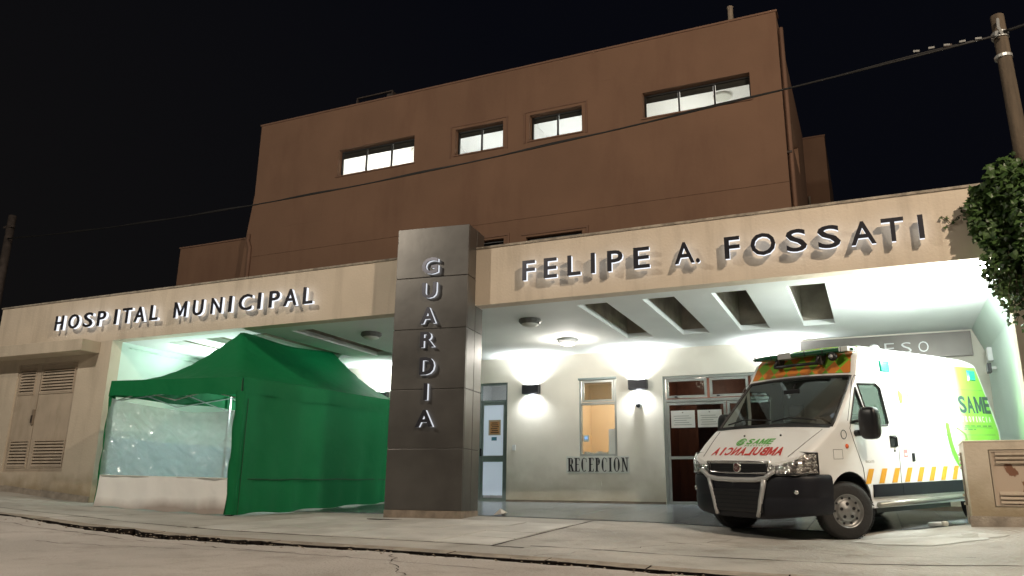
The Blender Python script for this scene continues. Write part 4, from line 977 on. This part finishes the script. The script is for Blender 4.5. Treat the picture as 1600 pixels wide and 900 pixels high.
def surf_top(y, z, off=.004):               # point on the sloped hood, by its height
    lo, hi = .18, .90
    for _ in range(30):
        m_ = (lo+hi)/2; zz = T(m_)+.03*(1-min(1, abs(y)/.9)**2)*.9
        if zz > z: lo = m_
        else: hi = m_
    return (lo+off*.55, y, z+off*.83)
# windscreen (curved sheet filling the opening), rubber, wipers
def ws(s, t_, off=.0, m=.0):
    x = .18-m*.02+(-.45-.18+m*.04)*t_; zt = T(x); r = RR(x); yc = Wd(x, zt-r)-r; u = (2*s-1)
    return (x+off, yc*u*(1-m*.03), zt+.03*(1-u*u)+.004+off)
grid('windscreen', 24, 12, ws, VG, **V)
edge = [ws(i/24, 0) for i in range(25)]+[ws(1, i/12) for i in range(1, 13)]+[ws(1-i/24, 1) for i in range(1, 25)]+[ws(0, 1-i/12) for i in range(1, 13)]
MB().tube(edge, .022, 6, False).build('windscreen_seal', M['gasket'], van, True, True)
grid('cowl', 20, 3, lambda s, t_: (ws(s, 0)[0]+.005+.05*t_, ws(s, 0)[1]*1.0, ws(s, 0)[2]+.012-.034*t_), BLK, **V)
for y0_, y1_ in ((-.75, -.02), (.02, .70)):
    p = [ws((y0_/.93+1)/2, .03, .03), ws(((y0_+.25)/.93+1)/2, .10, .035), ws((y1_/.93+1)/2, .06, .03)]
    wp = MB().tube(p, .011, 6).build('wiper', BLK, van, True, True)
# side panes and seals, both sides
for sgn in (1, -1):
    for poly, nm in ((win_poly, 'side_pane'), (qtr_poly, 'quarter_pane')):
        mesh(nm, [(x, sgn*(Wd(x, z)-.012), z) for x, z in poly], [tuple(range(len(poly)))], VG2, **V)
        MB().tube([(x, sgn*(Wd(x, z)+.000), z) for x, z in poly+[poly[0]]], .013, 6, False).build('window_seal', M['gasket'], van, False, True)
    # door seams
    seam = [(-.30, .70), (-.29, .86), (-.14, 1.22), (-.10, 1.36), (-.17, 1.48)]
    s1 = [(-1.10, .66), (-1.12, 1.10), (-1.06, 1.5), (-.98, 1.98), (-.93, 2.06), (-.44, 2.06), (-.36, 1.98), (-.09, 1.46)]
    o = MB(); o.tube([(x, sgn*(Wd(x, z)+.001), z) for x, z in seam], .0045, 5); o.tube([(x, sgn*(Wd(x, z)+.001), z) for x, z in s1], .0045, 5)
    o.builds('door_seam', mat('panel_gap', (.12, .12, .12), .8) if 'panel_gap' not in bpy.data.materials else bpy.data.materials['panel_gap'], van, False, True)
    o = MB(); o.tube([(x, sgn*(Wd(x, 1.283)+.001), 1.283) for x in fr(-3.7, -1.15, .2)], .004, 5)
    o.tube([(x, sgn*(Wd(x, 1.95)+.001), 1.95) for x in fr(-3.6, -2.4, .2)], .003, 5)
    for x in (-2.42,): o.tube([(x, sgn*(Wd(x, z)+.001), z) for z in fr(.68, 1.9, .2)], .003, 5)
    o.builds('panel_crease', bpy.data.materials['panel_gap'], van, False, True)
    # sill strip
    b = MB()
    for (x0, x1) in ((-.46, -1.10), (-1.105, -2.76), (-3.67, -3.84)):
        b.add([(x0, sgn*1.012, .50), (x1, sgn*1.012, .50), (x1, sgn*1.012, .655), (x0, sgn*1.012, .655), (x0, sgn*.95, .49), (x1, sgn*.95, .49), (x1, sgn*.95, .66), (x0, sgn*.95, .66)],
              [(0, 1, 2, 3), (0, 4, 5, 1), (3, 2, 6, 7), (0, 3, 7, 4), (1, 5, 6, 2)])
    b.builds('sill_moulding', VB, van, False, True)
    MB().tube([(-.52, sgn*1.02, .40), (-1.4, sgn*1.025, .415), (-2.7, sgn*1.02, .44)], .036, 10).build('step_tube', mat('dull_step_metal', (.30, .30, .26), .4, .5) if 'dull_step_metal' not in bpy.data.materials else bpy.data.materials['dull_step_metal'], van, True, True)
    MB().box(-2.3, -.55, min(sgn*.90, sgn*.955), max(sgn*.90, sgn*.955), .30, .50).build('underbody', BLK, van, False, True)
    # handle
    hx, hz = -1.00, 1.20; yy = sgn*(Wd(hx, hz))
    o = MB().box(-1.075, -.93, min(yy, yy+sgn*.012), max(yy, yy+sgn*.012), 1.12, 1.275).build('door_handle', BLK, van, False, True, .01)
    MB().tube([(-.95, yy+sgn*.02, 1.25), (-1.05, yy+sgn*.028, 1.25), (-1.05, yy+sgn*.028, 1.13)], .012, 6).build('grip', BLK, o, True, True)
    MB().lathe([(.017, 0), (.017, .006), (.001, .007)] if sgn > 0 else [(.017, 0), (.017, -.006), (.001, -.007)], 'y', (-1.02, yy, 1.075), 10).build('lock', BLK, van, False, True)
    # mirror
    def mir(s, t_, sg=sgn):
        a, c = s*2*pi, (t_-.5)*pi; pw = lambda v: (abs(v)**.55)*(1 if v > 0 else -1)
        X = -.235+.085*pw(sin(a))*pw(cos(c)); Y = sg*(1.185+.125*pw(cos(a))*pw(cos(c))); Z = 1.425+.205*pw(sin(c))
        return (X-.04*(Y*sg-1.185), Y, Z)
    mo = grid('mirror', 24, 12, mir, BLK, **V)
    MB().tube([(-.20, sgn*(.99), 1.30), (-.22, sgn*1.10, 1.31)], .04, 8).build('mirror_arm', BLK, mo, True, True)
    MB().tube([(-.20, sgn*(.98), 1.45), (-.22, sgn*1.10, 1.46)], .025, 8).build('mirror_arm', BLK, mo, True, True)
    # side marker
    MB().lathe([(.03, 0), (.028, sgn*.012), (.001, sgn*.018)], 'y', (.005, sgn*Wd(0, 1.14), 1.14), 12).build('side_indicator', mat('amber_lens', (.8, .12, .02), .15) if 'amber_lens' not in bpy.data.materials else bpy.data.materials['amber_lens'], van, True, True)
    # roof side lights
    for (x0, x1, z0, z1) in ((-1.27, -1.04, 2.13, 2.30), (-3.47, -3.25, 2.09, 2.26)):
        v_ = []
        for d, e in ((0, 0), (.022, .018)):
            for (x, z) in ((x0+e, z0+e), (x1-e, z0+e), (x1-e-.02, z1-e), (x0+e-.02, z1-e)): v_.append((x, sgn*(Wd(x, z)+d-.002), z))
        o = mesh('side_beacon', v_, [(4, 5, 6, 7), (0, 1, 5, 4), (1, 2, 6, 5), (2, 3, 7, 6), (3, 0, 4, 7)], TEAL, **V)
    # filler flap, badge outline
    if sgn > 0:
        fl = [(.27, 1.10), (.10, 1.10), (.10, .985), (.27, .985), (.27, 1.10)]
        MB().tube([(x, Wd(x, z)+.001, z) for x, z in fl], .003, 4).build('filler_flap', bpy.data.materials['panel_gap'], van, False, True)
        MB().tube([(.045+.055*cos(a*pi/8), Wd(.04, 1.28)+.001, 1.285+.055*sin(a*pi/8)) for a in range(17)], .006, 4).build('round_decal', INK, van, False, True)
# front closing: bumper lofted round the nose
path = [(.40, 1.025), (.50, 1.015), (.62, .985), (.74, .92), (.83, .82), (.90, .66), (.935, .45), (.95, .22), (.955, 0)]
path = path+[(x, -y) for x, y in path[-2::-1]]
prof = [(-.05, .26), (-.015, .28), (.0, .34), (.005, .50), (-.01, .535), (.008, .56), (.010, .74), (-.002, .785), (-.03, .803), (-.12, .806)]
def offp(i, o_):
    x, y = path[i]; a = path[max(0, i-1)]; c = path[min(len(path)-1, i+1)]; t_ = Vector((c[0]-a[0], c[1]-a[1])).normalized(); n_ = Vector((-t_.y, t_.x))
    if n_.x*.5+n_.y*(1 if y > 0 else -1) < 0 and abs(y) > .3: n_ = -n_
    if abs(y) <= .3 and n_.x < 0: n_ = -n_
    return (x+n_.x*o_, y+n_.y*o_)
vs, fs = [], []
for i in range(len(path)):
    for (o_, z) in prof:
        q = offp(i, o_); y = q[1]; lift = .07*max(0, (abs(y)-.45)/.55) if z < .4 else 0
        vs.append((q[0], q[1], z+lift))
n = len(prof)
for i in range(len(path)-1):
    for j in range(n-1): fs.append((i*n+j, i*n+j+1, (i+1)*n+j+1, (i+1)*n+j))
bp = mesh('bumper', vs, fs, VB, None, True, True); bp.parent = van
sb = bp.modifiers.new('s', 'SUBSURF'); sb.levels = 1; sb.render_levels = 1
b = MB()
for y in (-.02,): b.box(.93, .968, -.40, .40, .34, .62)
b.build('lower_intake', BLK, van, False, True, .01)
b = MB()
for z in (.38, .43, .48, .53, .58): b.box(.969, .975, -.38, .38, z, z+.012)
b.builds('intake_bar', VB, van, False, True)
# silver guard: crossbar and two arms
def bar(pts, wz, d, nm):
    vs, fs = [], []
    for i, (y, z) in enumerate(pts):
        a = Vector(pts[max(0, i-1)]); c = Vector(pts[min(len(pts)-1, i+1)]); t_ = (c-a).normalized(); n_ = Vector((-t_.y, t_.x)); ww = wz[i] if isinstance(wz, list) else wz
        xb = .962-.10*abs(y)**2.2
        for s_, dx in ((-1, 0), (-.7, d), (.7, d), (1, 0)): vs.append((xb+dx, y+n_.x*ww/2*s_, z+n_.y*ww/2*s_))
    for i in range(len(pts)-1):
        for j in range(3): fs.append((i*4+j, i*4+j+1, (i+1)*4+j+1, (i+1)*4+j))
        fs.append((i*4+3, i*4, (i+1)*4, (i+1)*4+3))
    fs += [(0, 1, 2, 3), ((len(pts)-1)*4+3, (len(pts)-1)*4+2, (len(pts)-1)*4+1, (len(pts)-1)*4)]
    return mesh(nm, vs, fs, VS, None, True, True)
g1 = bar([(-.60, .845), (-.52, .80), (-.46, .755), (-.3, .735), (0, .73), (.3, .735), (.46, .755), (.52, .80), (.60, .845)], [.05, .06, .07, .065, .065, .065, .07, .06, .05], .03, 'silver_crossbar'); g1.parent = van
for sg in (-1, 1):
    g = bar([(sg*.45, .745), (sg*.42, .62), (sg*.38, .48), (sg*.36, .38), (sg*.33, .29)], [.07, .06, .055, .05, .045], .034, 'silver_arm'); g.parent = van
# fog lamps
for sg in (-1, 1):
    q = offp(4 if sg > 0 else len(path)-5, .004); MB().tube([(q[0]-.02, q[1]-sg*.01, .60), (q[0]+.008, q[1]+sg*.006, .60)], .028, 12).build('fog_lamp', CHR, van, True, True)
# grille
b = MB(); b.box(.862, .905, -.47, .47, .825, .935); gr = b.build('grille', BLK, van, False, True, .008)
b = MB()
for z in (.845, .868, .891, .914): b.box(.906, .912, -.45, .45, z, z+.008)
b.builds('grille_bar', VB, gr, False, True)
MB().tube([(.905, -.52, .955), (.915, -.3, .957), (.918, 0, .958), (.915, .3, .957), (.905, .52, .955), (.905, .46, .825), (.915, .2, .815), (.918, 0, .813), (.915, -.2, .815), (.905, -.46, .825), (.905, -.52, .955)], .013, 8, False).build('grille_surround', CHR, gr, True, True)
bd = MB().lathe([(.068, 0), (.068, .012), (.055, .02)], 'x', (.912, 0, .882), 24).build('badge', CHR, van, True, True)
MB().lathe([(.052, .021), (.001, .022)], 'x', (.912, 0, .882), 24).build('badge_disc', mat('badge_dark_red', (.16, .06, .06), .3, .4), bd, False, True)
b = MB()
for i, (yy, ch) in enumerate(((-.030, 'F'), (-.010, 'I'), (.008, 'A'), (.030, 'T'))):
    v, f = glyph(ch, .048, .002, .0, .006 if ch == 'I' else .018); b.add([(.9365-q[1], yy+q[0], .858+q[2]) for q in v], f)
b.build('badge_letter', CHR, bd, False, True)
# headlights
hm = mat('faceted_reflector', (.62, .60, .58), .16, .85)
nt = hm.node_tree; vo = nt.nodes.new('ShaderNodeTexVoronoi'); vo.inputs['Scale'].default_value = 26; tc = nt.nodes.new('ShaderNodeTexCoord'); nt.links.new(tc.outputs['Object'], vo.inputs['Vector'])
rp_ = nt.nodes.new('ShaderNodeValToRGB'); rp_.color_ramp.elements[0].color = (.22, .20, .19, 1); rp_.color_ramp.elements[1].color = (.85, .83, .8, 1); rp_.color_ramp.elements[0].position = .25; rp_.color_ramp.elements[1].position = .75
nt.links.new(vo.outputs['Color'], rp_.inputs[0]); nt.links.new(rp_.outputs[0], nt.nodes['Principled BSDF'].inputs['Base Color'])
bu = nt.nodes.new('ShaderNodeBump'); bu.inputs['Strength'].default_value = .8; bu.inputs['Distance'].default_value = .02; nt.links.new(vo.outputs['Distance'], bu.inputs['Height']); nt.links.new(bu.outputs[0], nt.nodes['Principled BSDF'].inputs['Normal'])
clear = glass('clear_headlight_cover', (.95, .95, .95), .04)
def nose(y, z):                              # outermost x of the body at (y, z)
    lo, hi = -.2, .90
    for _ in range(26):
        m_ = (lo+hi)/2
        ok = T(m_)-RR(m_)*.3 >= z and Wd(m_, z) >= abs(y)
        if ok: lo = m_
        else: hi = m_
    return lo
for sg in (-1, 1):
    def hl(s, t_, off=.012, sg=sg):
        y = .475+(.955-.475)*s; zb = .812; zt = .95+.12*min(1, s/.2)-.03*max(0, s-.75)
        z = zb+(zt-zb)*t_; x = nose(min(y, .965), z)
        return (x+off, sg*y, z)
    h0 = grid('headlight', 16, 6, hl, hm, **V)
    h1 = grid('headlight_cover', 16, 6, lambda s, t_: hl(s, t_, .03), clear, h0, True, True)
    e = [hl(i/16, 0, .026) for i in range(17)]+[hl(1, i/6, .026) for i in range(1, 7)]+[hl(1-i/16, 1, .026) for i in range(1, 17)]+[hl(0, 1-i/6, .026) for i in range(1, 7)]
    MB().tube(e, .009, 5, False).build('headlight_rim', BLK, h0, True, True)
    # bonnet seam
    MB().tube([surf_top(sg*y, z, .002) for y, z in ((.70, 1.02), (.74, 1.10), (.78, 1.19), (.82, 1.28), (.85, 1.35))], .004, 5).build('bonnet_seam', bpy.data.materials['panel_gap'], van, False, True)
    MB().lathe([(.014, 0), (.012, .014), (.001, .018)], 'x', tuple(Vector(surf_top(sg*.30+.02, 1.285))), 8).build('washer_jet', BLK, van, True, True)
    # wheel housing liner
    for xw in (0, -3.22):
        ar = [(xw+.43*cos(pi*i/16), .40+.43*sin(pi*i/16)) for i in range(17)]
        vs = [(x, sg*y, z) for y in (.55, .985) for x, z in ar]
        mesh('arch_liner', vs, [(i, i+1, 18+i, 17+i) for i in range(16)]+[tuple(range(17))], BLK, **V)
# lettering on the bonnet
def hood_text(txt, y0_, z0, h, adv, m, w_=None, mirror=False, shear=.12, bold=.02, nm='bonnet_letter'):
    x_ = 0; n = len(txt)
    for i, ch in enumerate(txt):
        if ch == ' ': continue
        wi = w_*(.35 if ch == 'I' else 1.15 if ch == 'M' else 1)
        v, f = glyph(ch, h, .002, bold, wi, shear)
        c = (i-(n-1)/2)*adv
        vs = [surf_top(y0_+((-1 if mirror else 1)*(c+a)), z0+c2, .004-b_) for a, b_, c2 in v]
        mesh(nm, vs, f, m, **V)
hood_text('AMBULANCIA', .0, 1.035, .10, .117, RED, .10, True, .18, .03)
hood_text('SAME', .075, 1.175, .07, .108, LIMED, .09, False, .15, .03)
hood_text('PROVINCIA', .075, 1.148, .018, .046, LIMED, .026, False, .1, .0)
b = MB()
for r0, r1, a0, a1 in ((.075, .058, .2, 2*pi-.3), (.050, .032, 1.2, 2*pi+.6)):
    pts = []
    for i in range(25):
        a = a0+(a1-a0)*i/24; pts.append((r0*cos(a), r0*sin(a)*.62)); 
    for i in range(24, -1, -1):
        a = a0+(a1-a0)*i/24; pts.append((r1*cos(a), r1*sin(a)*.62))
    for i in range(24): b.add([surf_top(-.235+p[0], 1.205+p[1], .004) for p in (pts[i], pts[i+1], pts[48-i], pts[49-i])], [(0, 1, 2, 3)])
b.add([surf_top(-.235+p[0], 1.205+p[1], .005) for p in ((-.03, -.004), (.03, -.004), (.03, .006), (-.03, .006))], [(0, 1, 2, 3)])
b.build('bonnet_emblem', LIMED, van, False, True)
# checker cap over the windscreen
cm = bpy.data.materials.new('orange_green_check_vinyl'); cm.use_nodes = True; nt = cm.node_tree; bs = nt.nodes['Principled BSDF']; bs.inputs['Roughness'].default_value = .35
tc = nt.nodes.new('ShaderNodeTexCoord'); mp = nt.nodes.new('ShaderNodeMapping'); mp.inputs['Rotation'].default_value = (radians(45), 0, 0); mp.inputs['Scale'].default_value = (.001, 1, 1)
ck = nt.nodes.new('ShaderNodeTexChecker'); ck.inputs['Color1'].default_value = (.60, .20, .03, 1); ck.inputs['Color2'].default_value = (.20, .42, .03, 1); ck.inputs['Scale'].default_value = 6.5
nt.links.new(tc.outputs['Object'], mp.inputs[0]); nt.links.new(mp.outputs[0], ck.inputs['Vector']); nt.links.new(ck.outputs[0], bs.inputs['Base Color'])
def cap(s, t_):
    x = -.475+(-.83+.475)*t_; zt = T(x); r = RR(x); yc = Wd(x, zt-r)-r*.4; u = 2*s-1
    sl = (T(x-.02)-T(x+.02))/.04; n_ = Vector((sl, 0, 1)).normalized()*.006
    cr = .045 if x < -.5 else .03
    y = (Wd(x, zt-r)-r)*u
    return (x+n_.x, y, zt+cr*(1-u*u)*(Wd(x, zt-r)-r)+n_.z)
grid('roof_cap', 24, 12, cap, cm, **V)
# light bar on brackets
def lb(p): return p
b = MB()
lbx, lbz = -.53, 2.42
vs = []
for i in range(25):
    u = -1+i/12; y = .03+.83*u; hw = .10*(1-abs(u)**6*.55); hh = .042*(1-abs(u)**8*.6)
    for a in range(10):
        t_ = 2*pi*a/10; vs.append((lbx+hw*cos(t_), y, lbz+hh*(abs(sin(t_))**.6)*(1 if sin(t_) > 0 else -1)))
fs = [(i*10+a, i*10+(a+1) % 10, (i+1)*10+(a+1) % 10, (i+1)*10+a) for i in range(24) for a in range(10)]+[tuple(range(10)), tuple(240+a for a in range(10))]
bar_o = mesh('light_bar', vs, fs, LBG, None, True, True); bar_o.parent = van
MB().box(lbx-.105, lbx+.105, -.30, -.08, lbz-.044, lbz+.046).build('light_bar_speaker', VS, bar_o, False, True, .006)
MB().box(lbx-.09, lbx+.102, .70, .84, lbz-.03, lbz+.038).build('light_bar_end_lens', mat('clear_lens', (.7, .75, .72), .15, coat=.8), bar_o, False, True, .01)
for i in range(6):
    yy = -.72+i*.29; MB().box(lbx+.086, lbx+.104, yy, yy+.008, lbz-.038, lbz+.038).build('lens_divider', BLK, bar_o, False, True)
for y in (-.34, .36):
    MB().box(-.60, -.46, y-.04, y+.04, 2.25, lbz-.04).build('bracket', M['iron'], van, False, True, .008)
    MB().tube([(-.40, y, 2.27), (-.46, y, 2.36), (-.52, y, 2.39)], .02, 6).build('bracket_stay', BLK, van, True, True)
MB().tube([(-.42, -.36, 2.27), (-.42, .36, 2.27)], .022, 8).build('crossbar', BLK, van, True, True)
sp = MB().lathe([(.055, 0), (.06, .05), (.045, .07)], 'x', (-.47, .60, 2.335), 16).build('siren_speaker', BLK, van, True, True)
MB().lathe([(.032, .071), (.001, .075)], 'x', (-.47, .60, 2.335), 12).build('speaker_cone', VS, sp, True, True)
for (x, y) in ((-1.3, .2), (-1.5, .55), (-1.4, -.35)): MB().lathe([(.07, 0), (.06, .05), (.001, .07)], 'z', (x, y, T(x)+.02), 12).build('roof_vent', VP, van, True, True)
# amber stripes
x_ = -.30; i = 0
while x_ > -3.7:
    wv = .115; a, c = x_, x_-wv
    if not (-2.42 > x_ > -2.42): mesh('amber_stripe', [vside(a, .668, .0045), vside(c, .668, .0045), vside(c-.10, .852, .0045), vside(a-.10, .852, .0045)], [(0, 1, 2, 3)], AMB, **V)
    x_ -= .292
# lime rear panel, front edge faded to white for print and painted floodlight glare
lm2 = bpy.data.materials.new('lime_glare_fade_vinyl'); lm2.use_nodes = True; nt = lm2.node_tree; bs = nt.nodes['Principled BSDF']; bs.inputs['Roughness'].default_value = .35
tc = nt.nodes.new('ShaderNodeTexCoord'); sp_ = nt.nodes.new('ShaderNodeSeparateXYZ'); mr = nt.nodes.new('ShaderNodeMapRange'); mr.inputs[1].default_value = -2.55; mr.inputs[2].default_value = -3.0
rmp = nt.nodes.new('ShaderNodeValToRGB'); rmp.color_ramp.elements[0].color = (.72, .78, .62, 1); rmp.color_ramp.elements[1].color = (.20, .50, .05, 1)
nt.links.new(tc.outputs['Object'], sp_.inputs[0]); nt.links.new(sp_.outputs[0], mr.inputs[0]); nt.links.new(mr.outputs[0], rmp.inputs[0]); nt.links.new(rmp.outputs[0], bs.inputs['Base Color'])
xe = lambda z: ll(z, [(.67, -2.72), (.87, -2.60), (1.19, -2.50), (1.64, -2.54), (2.0, -2.66), (2.32, -2.74)])
grid('lime_panel', 16, 24, lambda s, t_: (lambda z: (lambda x: (x+max(0, z-1.35)*.30*(max(0, -3.2-x))/.65, Wd(x, z)+.003, z))(xe(z)+(-3.80-xe(z))*s))(.87+(2.30-.87)*t_), lm2, **V)
grid('lime_panel', 8, 10, lambda s, t_: (lambda z, x: (x, -(Wd(x, z)+.003), z))(.87+1.43*t_, -2.8-.95*s), lm2, **V)
def sring(cx, cz, r0, r1, a0, a1, m, off, nm, n=30):
    b = MB()
    for i in range(n):
        u, v = a0+(a1-a0)*i/n, a0+(a1-a0)*(i+1)/n
        b.add([vside(cx-r*cos(a), cz+r*sin(a), off) for r, a in ((r0, u), (r0, v), (r1, v), (r1, u))], [(0, 1, 2, 3)])
    return b.build(nm, m, van, False, True)
sring(-3.05, 1.35, .60, .50, -3.5, -1.3, VP, .0045, 'emblem_ring')
sring(-3.05, 1.35, .70, .61, -3.3, -1.9, LIME, .0060, 'emblem_ring')
mesh('emblem_wedge', [vside(x, z, .005) for x, z in ((-2.62, 1.40), (-2.74, 1.06), (-2.90, 1.18), (-2.86, 1.30))], [(0, 1, 2, 3)], LIME, **V)
for i, (ch, cx_, w_) in enumerate((('S', -2.93, .20), ('A', -3.15, .21), ('M', -3.40, .24), ('E', -3.62, .17))):
    v, f = glyph(ch, .255, .002, .03, w_); mesh('side_letter', [vside(cx_-a, 1.60+c, .0065-b_) for a, b_, c in v], f, INK, **V)
for i, ch in enumerate('PROVINCIA'):
    v, f = glyph(ch, .085, .002, .0, .05 if ch != 'I' else .014); mesh('side_letter', [vside(-2.86-i*.095-a, 1.47+c, .0065-b_) for a, b_, c in v], f, VP, **V)
b = MB()
for j, (z, n) in enumerate(((1.405, 24), (1.355, 10))):
    for i in range(n):
        if (i*7+j) % 5 == 0: continue
        xx = -2.84-i*.033; b.add([vside(xx, z, .006), vside(xx-.024, z, .006), vside(xx-.024, z+.018, .006), vside(xx, z+.018, .006)], [(0, 1, 2, 3)])
b.add([vside(-2.84, 1.385, .006), vside(-3.66, 1.385, .006), vside(-3.66, 1.391, .006), vside(-2.84, 1.391, .006)], [(0, 1, 2, 3)])
b.build('small_print', INK, van, False, True)
# little emblem and stickers on the side door
sring(-1.33, 1.80, .10, .0, -1.5, 1.5, LIME, .004, 'leaf_decal', 12)
for i, ch in enumerate('SAME'):
    v, f = glyph(ch, .05, .002, .0, .04); mesh('side_letter', [vside(-1.45-i*.055-a, 1.80+c, .0045-b_) for a, b_, c in v], f, LIME, **V)
mesh('sticker', [vside(x, z, .004) for x, z in ((-1.22, .99), (-1.31, .99), (-1.31, 1.09), (-1.22, 1.09))], [(0, 1, 2, 3)], mat('pink_sticker', (.6, .25, .25), .5), **V)
mesh('sticker', [vside(x, z, .005) for x, z in ((-1.235, 1.01), (-1.295, 1.01), (-1.295, 1.04), (-1.235, 1.04))], [(0, 1, 2, 3)], M['white'], **V)
MB().box(-1.47, -1.41, Wd(-1.44, 1)-.002, Wd(-1.44, 1)+.01, .93, 1.04).build('side_socket', VB, van, False, True)
for i, ch in enumerate('DUCATO'):
    v, f = glyph(ch, .028, .002, .0, .026); mesh('model_letter', [vside(-.36-i*.032-a, .93+c, .004-b_) for a, b_, c in v], f, CHR, **V)
# interior
b = MB(); b.prism_y([(.20, 1.02), (.22, 1.33), (-.02, 1.37), (-.25, 1.26), (-.28, 1.02)], -.90, .90); b.build('dashboard', AIN, van, False, True, .02)
MB().tube([(-.28+.10*sin(a*pi/12)-.02, .45+.20*cos(a*pi/12), 1.34+.17*sin(a*pi/12)) for a in range(25)], .016, 8, False).build('steering_wheel', BLK, van, True, True)
MB().lathe([(.001, .05), (.14, .03), (.15, -.02)], 'x', (-.20, .45, 1.36), 20).build('instrument_hood', SEAT, van, True, True)
MB().tube([(-.31, .45, 1.32), (-.15, .45, 1.28)], .03, 8).build('steering_column', BLK, van, True, True)
for y in (.45, -.5):
    b = MB(); b.prism_y([(-.85, .75), (-.45, .78), (-.42, .90), (-.80, .90), (-.98, 1.55), (-1.08, 1.53), (-.98, .75)], y-.23, y+.23); s0 = b.build('seat', SEAT, van, False, True, .03)
    MB().box(-1.06, -.97, y-.12, y+.12, 1.57, 1.75).build('headrest', SEAT, s0, False, True, .03)
MB().box(-1.16, -1.13, -.82, .82, .5, 2.30).build('cab_partition', mat('grey_partition', (.16, .17, .17), .7), van, False, True)
MB().box(-.30, -.24, -.10, .14, 1.86, 1.92).build('rear_view_mirror', BLK, van, False, True, .01)
MB().tube([(-.28, .02, 1.90), (-.36, .02, 2.0)], .01, 6).build('mirror_stalk', BLK, van, True, True)
b = MB(); b.box(.02, .14, -.72, -.50, 1.372, 1.378); b.build('paper_on_dashboard', M['paper'], van, False, True)
MB().box(-3.5, .80, -.80, .80, .34, .42).build('underbody', BLK, van, False, True)
# exhaust stub like white pipe under the sill
# wheels
def wheel(x, y, steer, sgn):
    h = bpy.data.objects.new('wheel', None); C.objects.link(h); h.parent = van; h.location = (x, y, .352); h.rotation_euler = (0, 0, steer)
    s = sgn
    tb_ = [(.205, -.10), (.30, -.105), (.335, -.09), (.352, -.06), (.354, 0), (.352, .06), (.335, .09), (.30, .105), (.205, .10)]
    ty = MB().lathe([(r, q*s) for r, q in tb_], 'y', n=40, cap=False).build('tyre', TYR, h, True, True)
    rm = MB().lathe([(.212, -.09*s), (.212, .098*s), (.200, .100*s), (.190, .075*s), (.172, .06*s), (.145, .055*s), (.132, .078*s), (.120, .088*s), (.06, .092*s), (.05, .100*s), (.001, .102*s)], 'y', n=40, cap=False).build('rim', RIM, h, True, True)
    for i in range(5):
        a = 2*pi*i/5+.3; MB().lathe([(.021, .0885*s), (.020, .097*s), (.001, .098*s)], 'y', (.085*cos(a), 0, .085*sin(a)), 10).build('wheel_bolt_hole', BLK, h, False, True)
    for i in range(10):
        a = 2*pi*i/10; MB().lathe([(.015, .058*s), (.015, .0665*s), (.001, .067*s)], 'y', (.158*cos(a), 0, .158*sin(a)), 8).build('rim_slot', BLK, h, False, True)
    b = MB()
    for i in range(60):
        a = 2*pi*i/60; c_, s_ = cos(a), sin(a)
        for q in (-.07, -.025, .02, .065):
            b.add([((.3515+dr)*cos(a+da), q+dq, (.3515+dr)*sin(a+da)) for dr in (0, .006) for da, dq in ((0, 0), (.07, .008), (.07, .026), (0, .018))], [(4, 5, 6, 7), (0, 1, 5, 4), (1, 2, 6, 5), (2, 3, 7, 6), (3, 0, 4, 7)])
    tag(b.build('tread_block', TYR, h, False, True), kind='stuff')
wheel(0, .87, -radians(26), 1); wheel(0, -.87, -radians(26), -1); wheel(-3.22, .87, 0, 1); wheel(-3.22, -.87, 0, -1)
pp = thing('pvc_pipe', 'short white plastic pipe lying on the ground under the ambulance sill', 'pipe', (.55, 11.9, -.3))
MB().tube([(.55, 12.05, gz(.55, 12)+.05), (.72, 11.9, gz(.7, 11.9)+.045)], .027, 10).build('tube', M['white'], pp, True)
MB().tube([(.70, 11.915, gz(.7, 11.9)+.046), (.74, 11.88, gz(.7, 11.9)+.044)], .033, 10).build('collar', M['plate'], pp, True)
